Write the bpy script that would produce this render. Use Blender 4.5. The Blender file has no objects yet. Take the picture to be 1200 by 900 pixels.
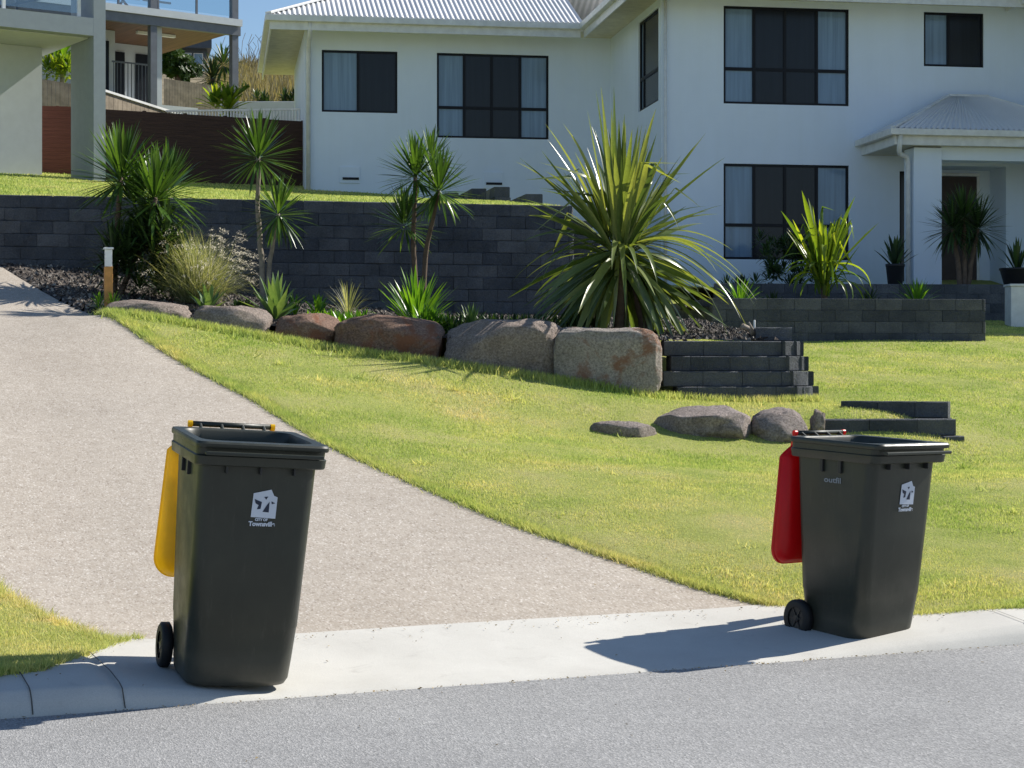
import bpy, math, random
import numpy as np
from mathutils import Vector, Matrix, noise
random.seed(7); RNG = np.random.default_rng(7)
PI = math.pi; R = math.radians
scene = bpy.context.scene
COL = scene.collection
CAMH = 1.55; F = 2200.0; HY = 430.0      # camera height, focal length and horizon measured from the photograph

def W(px, py, D):                         # surveyed point: bearing, drop and distance
    return ((px-600)/F*D, D, CAMH-(py-HY)/F*D)

# ------------------------------------------------------------------ street frame
A0 = np.array([-2.25, 8.26]); ES = np.array([.9165, .400]); ET = np.array([-.400, .9165])
def st(s, t): p = A0+ES*s+ET*t; return float(p[0]), float(p[1])
def to_st(x, y):
    dx = x-A0[0]; dy = y-A0[1]
    return dx*ES[0]+dy*ES[1], dx*ET[0]+dy*ET[1]

# ------------------------------------------------------------------ terrain
class TPS:
    def __init__(s, pts, lam=.003):
        P = np.array(pts, float); s.xy = P[:, :2]; n = len(P)
        K = s.k(s.xy, s.xy)+lam*np.eye(n); Q = np.c_[np.ones(n), s.xy]
        M = np.zeros((n+3, n+3)); M[:n, :n] = K; M[:n, n:] = Q; M[n:, :n] = Q.T
        s.w = np.linalg.solve(M, np.r_[P[:, 2], 0, 0, 0])
    def k(s, a, b):
        d2 = ((a[:, None]-b[None])**2).sum(-1); return np.where(d2 > 1e-9, d2*np.log(d2+1e-12)*.5, 0)
    def __call__(s, x, y):
        a = np.c_[np.ravel(x), np.ravel(y)].astype(float); out = []
        for i in range(0, len(a), 20000):
            c = a[i:i+20000]; out.append(s.k(c, s.xy)@s.w[:-3]+s.w[-3]+c@s.w[-2:])
        r = np.concatenate(out)
        return float(r[0]) if np.isscalar(x) else r.reshape(np.shape(x))
cl = [(*st(s, t), z) for s, t, z in [(-12,.31,.15),(-8,.31,.15),(-4,.31,.15),(-1,.31,.15),(0,.4,.15),(6,.42,.14),(9,.42,.14),(14,.42,.14),(20,.42,.14),
      (.8,1.25,.13),(2,1.15,.12),(3.5,1.15,.12),(4.6,1.15,.12),(-4,3,.5),(-9,4,.8),(-9,12,2.3),(-9,18,3.2),(-1,5,.8),(-2,10,1.75),(-2,15,2.75),(-1,22,4.3),(-9,26,5.0),(3,20,3.75)]]
cl += [W(*p) for p in [(500,575,13.5),(600,615,12.7),(700,650,12),(300,470,16.6),(200,415,18.6),(120,370,20.6),(0,310,23.8),(0,685,11),(0,500,15.2),(0,400,18.8),
      (130,368,20.5),(230,382,20.3),(320,397,20.2),(400,412,20),(520,428,19.8),(600,442,19.6),(700,456,19.6),(775,467,19.85),(860,473,20.05),(957,470,20.35),
      (690,510,17.8),(770,513,18),(850,517,18.1),(930,521,18.1),(1000,523,18.1),(1050,523,18.15),(1125,523,18.3),(1150,514,18.8),(850,478,19.2),(920,481,19.1),(1000,489,18.75),(1045,490.5,18.75),(1000,476,19.5),(1060,472,19.9),(1180,480,20.5),
      (900,620,13),(1100,640,13),(900,560,15.5),(1200,560,16),(1155,403,27),(1000,400,27),(850,400,26.8),(1200,380,32),(1260,395,29),
      (1000,435,23),(1200,440,23.5),(800,336,35.5),(1150,336,36.3),(1450,400,30),(1500,520,20),(1500,360,36),(700,350,30),(640,365,26)]]
HL = TPS(cl)
HB = TPS([W(*p) for p in [(130,362,21),(300,374,20.9),(400,390,20.7),(520,394,20.5),(650,394,20.3),(780,397,20.4),(880,397,20.5),(-60,282,24.1),(60,305,24.2),(130,315,24.3),
      (300,345,24.7),(400,356,25),(600,368,25.4),(700,372,25.6),(850,378,24.5),(120,366,20.8),(127,356,20.9),(0,308,24.0),(60,340,22.4)]], .4)
HU = TPS([W(*p) for p in [(-150,229,23.6),(0,233.5,24.1),(300,238,24.8),(600,241,25.7),(-100,200,36),(50,206,37),(122,210,38),(355,222,39),(500,231,39.3),(600,240,39.6),(716,248,40),
      (150,160,48),(300,160,48),(-300,190,40),(640,240,31),(0,130,60)]])

def interp(v, xs, ys): return np.interp(v, xs, ys)
DT = [1.1, 1.34, 2.0, 2.81, 4, 8, 16, 26]; DL = [.80, .70, .52, .38, .25, .15, -.2, -.9]
DT2 = [1.1, 1.6, 2.31, 3.17, 4.15, 5.5, 7.65, 9.93, 12.2, 15.9, 26]; DR = [4.68, 4.38, 4.06, 3.84, 3.62, 3.46, 3.33, 3.1, 2.87, 2.3, 1.2]
def drive_l(t): return interp(t, DT, DL)
def drive_r(t): return interp(t, DT2, DR)
TS = [-.1, .25, .55, .85, 1.0, 4.64, 4.9, 5.25, 5.7, 6.2]; TT = [.31, .42, .85, 1.25, 1.15, 1.15, .85, .55, .45, .42]
def conc_back(s): return interp(s, TS, TT)
def in_drive(x, y, m=0.0):
    s, t = to_st(x, y); return (t > 1.1) & (s > drive_l(t)-m) & (s < drive_r(t)+m)
def in_conc(x, y, m=0.0):
    s, t = to_st(x, y); return t < conc_back(s)+m
ROCKPX = [(112,20.75),(130,20.6),(230,20.45),(320,20.35),(400,20.2),(520,20.0),(650,19.9),(772,20.0),(800,20.25),(935,20.42)]
ROCKL = np.array([W(p, 0, d)[:2] for p, d in ROCKPX])
def in_bed(x, y, m=0.0):
    yl = np.interp(x, ROCKL[:, 0], ROCKL[:, 1]); s, t = to_st(x, y)
    wl = WALL0[1]+(x-WALL0[0])*(WALL1[1]-WALL0[1])/(WALL1[0]-WALL0[0])
    xr = 2.95-(y-20.3)*.08
    a = (x > ROCKL[0, 0]) & (y > yl-m) | (x <= ROCKL[0, 0]) & (s > drive_r(t)-m)
    return a & (y < np.maximum(wl+.1, np.where(x > WALL1[0], 25.2, 0))) & (x < xr+m) & (t > 8)
WALL0 = W(-330, 0, 23.1)[:2]; WALL1 = W(672, 0, 25.5)[:2]
def behind_wall(x, y):
    wl = WALL0[1]+(x-WALL0[0])*(WALL1[1]-WALL0[1])/(WALL1[0]-WALL0[0])
    return (y > wl+.12) & (x < WALL1[0]-(y-WALL1[1])*.204-.05)

# ------------------------------------------------------------------ mesh helpers
class MB:
    def __init__(s): s.v = []; s.f = []; s.r = []; s.mi = []; s.cur = 0.5; s.m = 0; s.smooth = False
    def add(s, vs, fs, m=None):
        n = len(s.v); s.v += [tuple(p) for p in vs]; s.r += [s.cur]*len(vs)
        s.f += [tuple(n+i for i in f) for f in fs]; s.mi += [s.m if m is None else m]*len(fs)
    def box(s, c, d, rot=0, m=None, taper=None, mat=None):
        x, y, z = d[0]/2, d[1]/2, d[2]/2; vs = []
        for k, (sx, sy, sz) in enumerate([(-1,-1,-1),(1,-1,-1),(1,1,-1),(-1,1,-1),(-1,-1,1),(1,-1,1),(1,1,1),(-1,1,1)]):
            q = taper if (taper and sz > 0) else 1
            p = Vector((sx*x*q, sy*y*q, sz*z))
            if mat: p = mat@p
            elif rot: p = Matrix.Rotation(rot, 3, 'Z')@p
            vs.append((p.x+c[0], p.y+c[1], p.z+c[2]))
        s.add(vs, [(0,3,2,1),(4,5,6,7),(0,1,5,4),(1,2,6,5),(2,3,7,6),(3,0,4,7)], m)
    def bar(s, a, b, w, h=None, m=None):
        a = Vector(a); b = Vector(b); h = h or w; d = b-a; L = d.length
        q = d.to_track_quat('X', 'Z').to_matrix()
        s.box((a+b)/2, (L, w, h), mat=q, m=m)
    def tube(s, pts, rad, n=10, m=None, caps=True):
        pts = [Vector(p) for p in pts]; k = len(pts); vs = []; fs = []
        rr = rad if isinstance(rad, (list, tuple)) else [rad]*k
        for i, p in enumerate(pts):
            d = (pts[min(i+1, k-1)]-pts[max(i-1, 0)]).normalized()
            u = d.orthogonal().normalized() if i == 0 else (u-d*u.dot(d)).normalized()
            w = d.cross(u)
            for j in range(n):
                a = 2*PI*j/n; vs.append(p+(u*math.cos(a)+w*math.sin(a))*rr[i])
        for i in range(k-1):
            for j in range(n):
                fs.append((i*n+j, i*n+(j+1) % n, (i+1)*n+(j+1) % n, (i+1)*n+j))
        if caps: fs.append(tuple(range(n))[::-1]); fs.append(tuple((k-1)*n+j for j in range(n)))
        s.add(vs, fs, m)
    def loft(s, rings, m=None, cap0=False, cap1=False):
        n = len(rings[0]); vs = [p for r in rings for p in r]; fs = []
        for i in range(len(rings)-1):
            for j in range(n): fs.append((i*n+j, i*n+(j+1) % n, (i+1)*n+(j+1) % n, (i+1)*n+j))
        if cap0: fs.append(tuple(range(n))[::-1])
        if cap1: fs.append(tuple((len(rings)-1)*n+j for j in range(n)))
        s.add(vs, fs, m)
    def poly(s, pts, m=None): s.add(pts, [tuple(range(len(pts)))], m)
    def prism(s, outline, y0, y1, m=None):       # outline in xz
        n = len(outline); vs = [(x, y0, z) for x, z in outline]+[(x, y1, z) for x, z in outline]
        fs = [tuple(range(n)), tuple(range(n, 2*n))[::-1]]+[(i, n+i, n+(i+1) % n, (i+1) % n) for i in range(n)]
        s.add(vs, fs, m)
    def build(s, name, mats, parent=None, smooth=None, bevel=0, loc=None):
        me = bpy.data.meshes.new(name)
        me.from_pydata(s.v, [], s.f)
        mats = mats if isinstance(mats, (list, tuple)) else [mats]
        for m in mats: me.materials.append(m)
        if len(mats) > 1: me.polygons.foreach_set('material_index', s.mi)
        at = me.attributes.new('rnd', 'FLOAT', 'POINT'); at.data.foreach_set('value', s.r)
        if smooth or (smooth is None and s.smooth): me.polygons.foreach_set('use_smooth', [True]*len(me.polygons))
        me.update(); o = bpy.data.objects.new(name, me); COL.objects.link(o)
        if parent: o.parent = parent
        if loc: o.location = loc
        if bevel:
            b = o.modifiers.new('Bevel', 'BEVEL'); b.width = bevel; b.segments = 2; b.limit_method = 'ANGLE'; b.angle_limit = R(35)
        return o
def fastmesh(name, V, Fq, mat, rnd=None, smooth=True):
    me = bpy.data.meshes.new(name); V = np.asarray(V, np.float32); Fq = np.asarray(Fq, np.int32); k = Fq.shape[1]
    me.vertices.add(len(V)); me.vertices.foreach_set('co', V.ravel())
    me.loops.add(Fq.size); me.loops.foreach_set('vertex_index', Fq.ravel())
    me.polygons.add(len(Fq)); me.polygons.foreach_set('loop_start', np.arange(0, Fq.size, k, dtype=np.int32))
    me.polygons.foreach_set('use_smooth', np.full(len(Fq), smooth))
    if rnd is not None:
        at = me.attributes.new('rnd', 'FLOAT', 'POINT'); at.data.foreach_set('value', np.asarray(rnd, np.float32))
    me.materials.append(mat); me.update(calc_edges=True); me.validate()
    o = bpy.data.objects.new(name, me); COL.objects.link(o); return o
def grid_mesh(name, X, Y, Z, mat, mask=None, rnd=None):
    r, c = X.shape; V = np.stack([X.ravel(), Y.ravel(), Z.ravel()], 1)
    i = np.arange(r*c).reshape(r, c)
    Fq = np.stack([i[:-1, :-1], i[:-1, 1:], i[1:, 1:], i[1:, :-1]], -1)
    if mask is not None:
        mk = mask[:-1, :-1] & mask[:-1, 1:] & mask[1:, 1:] & mask[1:, :-1]; Fq = Fq[mk]
    Fq = Fq.reshape(-1, 4)
    used = np.unique(Fq); remap = -np.ones(len(V), int); remap[used] = np.arange(len(used))
    return fastmesh(name, V[used], remap[Fq], mat)
def thing(name, label, cat, loc=(0,0,0), rot=(0,0,0), group=None):
    o = bpy.data.objects.new(name, None); COL.objects.link(o); o.location = loc
    o.rotation_euler = rot if isinstance(rot, tuple) else (0, 0, rot); o.empty_display_size = .2
    o['label'] = label; o['category'] = cat
    if group: o['group'] = group
    return o
def tag(o, label, cat, group=None, kind=None):
    o['label'] = label; o['category'] = cat
    if group: o['group'] = group
    if kind: o['kind'] = kind
    return o
def structure(o, label=None, cat=None):
    o['kind'] = 'structure'
    if label: o['label'] = label; o['category'] = cat
    return o

# ------------------------------------------------------------------ materials
class NT:
    def __init__(s, name):
        s.m = bpy.data.materials.new(name); s.m.use_nodes = True; s.t = s.m.node_tree; s.n = s.t.nodes; s.l = s.t.links
        s.b = s.n['Principled BSDF']; s.out = s.n['Material Output']; s.tc = s.n.new('ShaderNodeTexCoord').outputs['Object']
    def noise(s, scale, detail=4, rough=.6, vec=None, dist=0):
        n = s.n.new('ShaderNodeTexNoise'); n.inputs['Scale'].default_value = scale; n.inputs['Detail'].default_value = detail
        n.inputs['Roughness'].default_value = rough; n.inputs['Distortion'].default_value = dist; s.l.new(vec or s.tc, n.inputs['Vector']); return n.outputs['Fac']
    def vor(s, scale, feat='F1', out='Distance', vec=None):
        n = s.n.new('ShaderNodeTexVoronoi'); n.feature = feat; n.inputs['Scale'].default_value = scale; s.l.new(vec or s.tc, n.inputs['Vector']); return n.outputs[out]
    def ramp(s, f, stops, interp='LINEAR'):
        n = s.n.new('ShaderNodeValToRGB'); n.color_ramp.interpolation = interp; e = n.color_ramp.elements
        while len(e) < len(stops): e.new(.5)
        for a, (p, c) in zip(e, stops):
            a.position = p; a.color = (*c, 1) if len(c) == 3 else c
        s.l.new(f, n.inputs['Fac']); return n.outputs['Color']
    def mix(s, f, a, b, mode='MIX'):
        n = s.n.new('ShaderNodeMix'); n.data_type = 'RGBA'; n.blend_type = mode
        for v, k in ((f, 0), (a, 6), (b, 7)):
            if hasattr(v, 'links') or hasattr(v, 'is_linked'): s.l.new(v, n.inputs[k])
            else: n.inputs[k].default_value = v if k == 0 else (*v, 1)
        return n.outputs[2]
    def attr(s, name='rnd'):
        n = s.n.new('ShaderNodeAttribute'); n.attribute_name = name; return n.outputs['Fac']
    def map(s, scale=(1,1,1), rot=(0,0,0)):
        n = s.n.new('ShaderNodeMapping'); n.inputs['Scale'].default_value = scale; n.inputs['Rotation'].default_value = rot; s.l.new(s.tc, n.inputs['Vector']); return n.outputs[0]
    def bump(s, f, strength=.3, dist=.01, prev=None):
        n = s.n.new('ShaderNodeBump'); n.inputs['Strength'].default_value = strength; n.inputs['Distance'].default_value = dist
        s.l.new(f, n.inputs['Height'])
        if prev: s.l.new(prev, n.inputs['Normal'])
        return n.outputs[0]
    def fin(s, col=None, rough=.6, nrm=None, spec=.5, metal=0, roughsock=None):
        if col is not None:
            if isinstance(col, tuple): s.b.inputs['Base Color'].default_value = (*col, 1)
            else: s.l.new(col, s.b.inputs['Base Color'])
        s.b.inputs['Roughness'].default_value = rough; s.b.inputs['Specular IOR Level'].default_value = spec; s.b.inputs['Metallic'].default_value = metal
        if roughsock: s.l.new(roughsock, s.b.inputs['Roughness'])
        if nrm: s.l.new(nrm, s.b.inputs['Normal'])
        return s.m
def plain(name, c, rough=.6, var=.12, scale=6, bump=0, spec=.4, metal=0):
    t = NT(name); n = t.noise(scale, 5)
    lo = tuple(v*(1-var) for v in c); hi = tuple(min(1, v*(1+var)) for v in c)
    col = t.ramp(n, [(.3, lo), (.7, hi)])
    return t.fin(col, rough, t.bump(t.noise(scale*25, 3), bump, .004) if bump else None, spec, metal)
def leafmat(name, c0, c1, c2, trans=.35, rough=.38, spec=.5, tcol=None):
    t = NT(name); col = t.ramp(t.attr(), [(0, c0), (.5, c1), (1, c2)])
    col = t.mix(.5, col, t.ramp(t.noise(30, 3), [(.3, tuple(.75 for _ in c0)), (.7, (1.25,)*3)]), 'MULTIPLY')
    t.fin(col, rough, None, spec)
    tr = t.n.new('ShaderNodeBsdfTranslucent'); tc = t.mix(1, col, tcol or (2.1, 1.9, .7), 'MULTIPLY'); t.l.new(tc, tr.inputs[0])
    mx = t.n.new('ShaderNodeMixShader'); mx.inputs[0].default_value = trans
    t.l.new(t.b.outputs[0], mx.inputs[1]); t.l.new(tr.outputs[0], mx.inputs[2]); t.l.new(mx.outputs[0], t.out.inputs[0]); return t.m

def ground_vec(t, k=.36):
    a = t.n.new('ShaderNodeMapping'); a.inputs['Rotation'].default_value = (0, 0, -math.atan2(.4, .9165)); t.l.new(t.tc, a.inputs['Vector'])
    b = t.n.new('ShaderNodeMapping'); b.inputs['Scale'].default_value = (1, k, 1); t.l.new(a.outputs[0], b.inputs['Vector']); return b.outputs[0]
def m_road():
    t = NT('road_asphalt'); gv = ground_vec(t); sp = t.vor(170, 'F1', 'Color', gv); g = t.n.new('ShaderNodeSeparateColor'); t.l.new(sp, g.inputs[0])
    c = t.ramp(g.outputs[0], [(0, (.20,.20,.20)), (.3, (.265,.265,.265)), (.8, (.32,.318,.318)), (1, (.42,.415,.41))])
    c = t.mix(.7, c, t.ramp(t.noise(.8, 6, .65), [(.3, (.82,.82,.82)), (.7, (1.12,1.12,1.11))]), 'MULTIPLY'); c = t.mix(t.ramp(t.noise(3, 7, .75, dist=1.2), [(.66, (0,0,0)), (.74, (.35,.35,.35))]), c, (.15,.15,.15))
    c = t.mix(1, c, t.ramp(t.noise(260, 2, vec=gv), [(.25, (.72,.72,.72)), (.6, (1.08,1.08,1.08))]), 'MULTIPLY')
    return t.fin(c, .85, t.bump(t.vor(170, vec=gv), .4, .005), .3)
def m_agg():
    t = NT('exposed_aggregate'); gv = ground_vec(t); sp = t.vor(115, 'F1', 'Color', gv); g = t.n.new('ShaderNodeSeparateColor'); t.l.new(sp, g.inputs[0])
    c = t.ramp(g.outputs[0], [(0, (.26,.22,.18)), (.10, (.395,.345,.285)), (.5, (.44,.395,.335)), (.88, (.50,.455,.395)), (1, (.63,.59,.535))])
    d = t.vor(115, vec=gv); c = t.mix(t.ramp(d, [(.35, (0,0,0)), (.75, (.6,.6,.6))]), c, (.36,.305,.25))
    c = t.mix(.7, c, t.ramp(t.noise(.55, 6, .6), [(.3, (.86,.85,.84)), (.7, (1.1,1.1,1.1))]), 'MULTIPLY')
    c = t.mix(.8, c, t.ramp(t.noise(9, 4, .7), [(.3, (.88,.87,.86)), (.7, (1.08,1.08,1.08))]), 'MULTIPLY')
    return t.fin(c, .8, t.bump(d, -.45, .006), .3)
def m_conc():
    t = NT('kerb_concrete'); c = t.ramp(t.noise(1.3, 8, .65), [(.3, (.50,.485,.445)), (.7, (.60,.585,.54))])
    c = t.mix(.5, c, t.ramp(t.noise(160, 3), [(.3, (.8,.8,.8)), (.7, (1.1,1.1,1.1))]), 'MULTIPLY')
    c = t.mix(t.ramp(t.noise(4, 6, .7, dist=1), [(.58, (0,0,0)), (.74, (.4,.4,.4))]), c, (.33,.31,.28))
    return t.fin(c, .85, t.bump(t.noise(120, 4), .25, .004), .3)
def m_soil():
    t = NT('lawn_soil'); c = t.ramp(t.noise(1.1, 6, .65), [(.25, (.27,.33,.08)), (.5, (.40,.42,.14)), (.75, (.48,.44,.21))])
    c = t.mix(.8, c, t.ramp(t.noise(45, 5, .75), [(.3, (.6,.6,.55)), (.65, (1.15,1.15,1.1))]), 'MULTIPLY')
    return t.fin(c, .95, t.bump(t.noise(60, 5, .8), 1, .02), .1)
def m_grass():
    t = NT('grass_blade'); p0 = t.noise(.55, 5, .65)
    sx = t.n.new('ShaderNodeSeparateXYZ'); t.l.new(t.tc, sx.inputs[0]); mr = t.n.new('ShaderNodeMapRange'); mr.inputs[1].default_value = 11; mr.inputs[2].default_value = 22; mr.inputs[3].default_value = .05; mr.inputs[4].default_value = -.12
    t.l.new(sx.outputs[1], mr.inputs[0]); ad = t.n.new('ShaderNodeMath'); t.l.new(p0, ad.inputs[0]); t.l.new(mr.outputs[0], ad.inputs[1]); p = ad.outputs[0]; p2 = t.noise(2.6, 4, .6)
    g = t.ramp(p, [(.22, (.34,.47,.11)), (.39, (.53,.60,.20)), (.54, (.66,.65,.26)), (.70, (.76,.66,.36))])
    g = t.mix(.75, g, t.ramp(p2, [(.3, (.72,.82,.7)), (.7, (1.2,1.12,1.1))]), 'MULTIPLY')
    r = t.ramp(t.attr(), [(0, (.55,.64,.5)), (.4, (.95,.97,.9)), (.8, (1.1,1.08,1.1)), (1, (1.35,1.15,1.4))])
    c = t.mix(1, g, r, 'MULTIPLY'); t.fin(c, .6, None, .25)
    tr = t.n.new('ShaderNodeBsdfTranslucent'); tc = t.mix(1, c, (1.15,1.12,.85), 'MULTIPLY'); t.l.new(tc, tr.inputs[0])
    mx = t.n.new('ShaderNodeMixShader'); mx.inputs[0].default_value = .4
    t.l.new(t.b.outputs[0], mx.inputs[1]); t.l.new(tr.outputs[0], mx.inputs[2]); t.l.new(mx.outputs[0], t.out.inputs[0]); return t.m
def m_block():
    t = NT('charcoal_block'); c = t.ramp(t.noise(2.2, 6, .65), [(.3, (.080,.088,.102)), (.7, (.145,.155,.174))])
    c = t.mix(.8, c, t.ramp(t.attr(), [(0, (.60,.63,.68)), (1, (1.4,1.36,1.3))]), 'MULTIPLY')
    c = t.mix(.7, c, t.ramp(t.noise(70, 4, .7), [(.3, (.6,.6,.6)), (.7, (1.35,1.35,1.35))]), 'MULTIPLY')
    c = t.mix(t.ramp(t.noise(5, 7, .75), [(.63, (0,0,0)), (.78, (.3,.3,.3))]), c, (.16,.155,.15))
    return t.fin(c, .9, t.bump(t.noise(24, 8, .8), 1, .045), .25)
def m_mulch():
    t = NT('gravel_mulch'); v = t.vor(38, 'F1', 'Color'); g = t.n.new('ShaderNodeSeparateColor'); t.l.new(v, g.inputs[0])
    c = t.ramp(g.outputs[0], [(0, (.02,.017,.015)), (.5, (.06,.05,.043)), (.85, (.13,.11,.095)), (1, (.3,.27,.24))])
    return t.fin(c, .9, t.bump(t.vor(38), -1, .02), .3)
def m_chip():
    t = NT('gravel_chip'); c = t.ramp(t.attr(), [(0, (.025,.02,.018)), (.5, (.085,.068,.058)), (.85, (.17,.145,.12)), (1, (.36,.33,.29))])
    return t.fin(c, .85, None, .3)
def m_rock(name, a, b, patch, pt=.55, scale=3.0):
    t = NT(name); c = t.ramp(t.noise(scale, 8, .7), [(.3, a), (.7, b)])
    c = t.mix(.85, c, t.ramp(t.noise(45, 5, .8), [(.34, (.38,.37,.36)), (.66, (1.5,1.5,1.5))]), 'MULTIPLY')
    c = t.mix(t.ramp(t.noise(1.9, 6, .65, dist=.6), [(pt, (0,0,0)), (pt+.09, (.85,.85,.85))]), c, patch)
    c = t.mix(t.ramp(t.noise(7, 6, .8), [(.62, (0,0,0)), (.68, (.5,.5,.5))]), c, (.42,.41,.38))
    nb = t.bump(t.noise(8, 9, .8), 1, .09); return t.fin(c, .9, t.bump(t.noise(80, 4, .7), .5, .008, nb), .25)
def m_wall():
    t = NT('white_render'); c = t.ramp(t.noise(1.2, 7, .6), [(.3, (.70,.78,.88)), (.7, (.74,.82,.92))])
    c = t.mix(.5, c, t.ramp(t.noise(.7, 5, .7, t.map((5,5,.35))), [(.35, (.96,.955,.94)), (.6, (1,1,1))]), 'MULTIPLY')
    return t.fin(c, .85, t.bump(t.noise(90, 4), .25, .004), .2)
def m_glass(name, c, rough=.04, spec=.8):
    t = NT(name); return t.fin(t.ramp(t.noise(1, 3, .6, t.map((14, 14, .5))), [(.3, tuple(v*.8 for v in c)), (.7, tuple(v*1.2 for v in c))]), rough, t.bump(t.noise(1.3, 2), .02, .02), spec)
def m_fence():
    t = NT('dark_stained_timber'); v = t.map((1.5, 1.5, 60)); c = t.ramp(t.noise(1, 5, .6, v), [(.3, (.035,.018,.013)), (.7, (.075,.038,.027))])
    return t.fin(c, .7, t.bump(t.noise(3, 5, .6, v), .3, .01), .3)
def m_fence2():
    t = NT('red_stained_timber'); v = t.map((1.5, 1.5, 60)); c = t.ramp(t.noise(1, 5, .6, v), [(.3, (.08,.024,.015)), (.7, (.15,.048,.03))])
    return t.fin(c, .65, t.bump(t.noise(3, 5, .6, v), .3, .01), .3)
def m_ceil():
    t = NT('timber_ceiling'); v = t.map((14, .6, 1), (0, 0, .6)); c = t.ramp(t.noise(1, 5, .6, v), [(.3, (.09,.045,.025)), (.7, (.2,.10,.055))])
    return t.fin(c, .6)
def m_roof():
    t = NT('white_metal_roof'); c = t.ramp(t.noise(.6, 6, .6), [(.3, (.66,.66,.65)), (.7, (.76,.76,.75))]); return t.fin(c, .45, None, .5)
def m_bin():
    t = NT('dark_green_plastic'); c = t.ramp(t.noise(3.5, 6, .65), [(.3, (.017,.021,.015)), (.7, (.026,.031,.022))])
    sc = t.noise(6, 7, .75, t.map((7, 7, .8))); c = t.mix(t.ramp(sc, [(.56, (0,0,0)), (.72, (.35,.35,.35))]), c, (.075,.075,.062))
    zs = t.n.new('ShaderNodeSeparateXYZ'); t.l.new(t.tc, zs.inputs[0])
    dst = t.n.new('ShaderNodeMath'); dst.operation = 'MULTIPLY_ADD'; dst.inputs[1].default_value = -3.2; dst.inputs[2].default_value = .55; t.l.new(zs.outputs[2], dst.inputs[0])
    dm = t.n.new('ShaderNodeMath'); dm.operation = 'MULTIPLY'; dm.use_clamp = True; t.l.new(dst.outputs[0], dm.inputs[0]); t.l.new(t.noise(11, 7, .75), dm.inputs[1])
    c = t.mix(dm.outputs[0], c, (.16,.14,.11))
    return t.fin(c, .4, t.bump(t.noise(140, 3), .12, .002), .5, roughsock=t.ramp(t.noise(5, 6, .7), [(.3, (.34,)*3), (.7, (.55,)*3)]))
def m_lid(name, c):
    t = NT(name); col = t.ramp(t.noise(4, 6, .7), [(.3, tuple(v*.85 for v in c)), (.7, c)])
    t.fin(col, .35, t.bump(t.noise(100, 3), .1, .002), .5)
    tr = t.n.new('ShaderNodeBsdfTranslucent'); t.l.new(col, tr.inputs[0]); mx = t.n.new('ShaderNodeMixShader'); mx.inputs[0].default_value = .5
    t.l.new(t.b.outputs[0], mx.inputs[1]); t.l.new(tr.outputs[0], mx.inputs[2]); t.l.new(mx.outputs[0], t.out.inputs[0]); return t.m
def m_glassclear():
    t = NT('balustrade_glass'); tr = t.n.new('ShaderNodeBsdfTransparent'); tr.inputs[0].default_value = (.82,.9,.93,1)
    gl = t.n.new('ShaderNodeBsdfGlossy'); gl.inputs['Roughness'].default_value = .03; mx = t.n.new('ShaderNodeMixShader'); mx.inputs[0].default_value = .14
    t.l.new(tr.outputs[0], mx.inputs[1]); t.l.new(gl.outputs[0], mx.inputs[2]); t.l.new(mx.outputs[0], t.out.inputs[0]); return t.m
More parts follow.
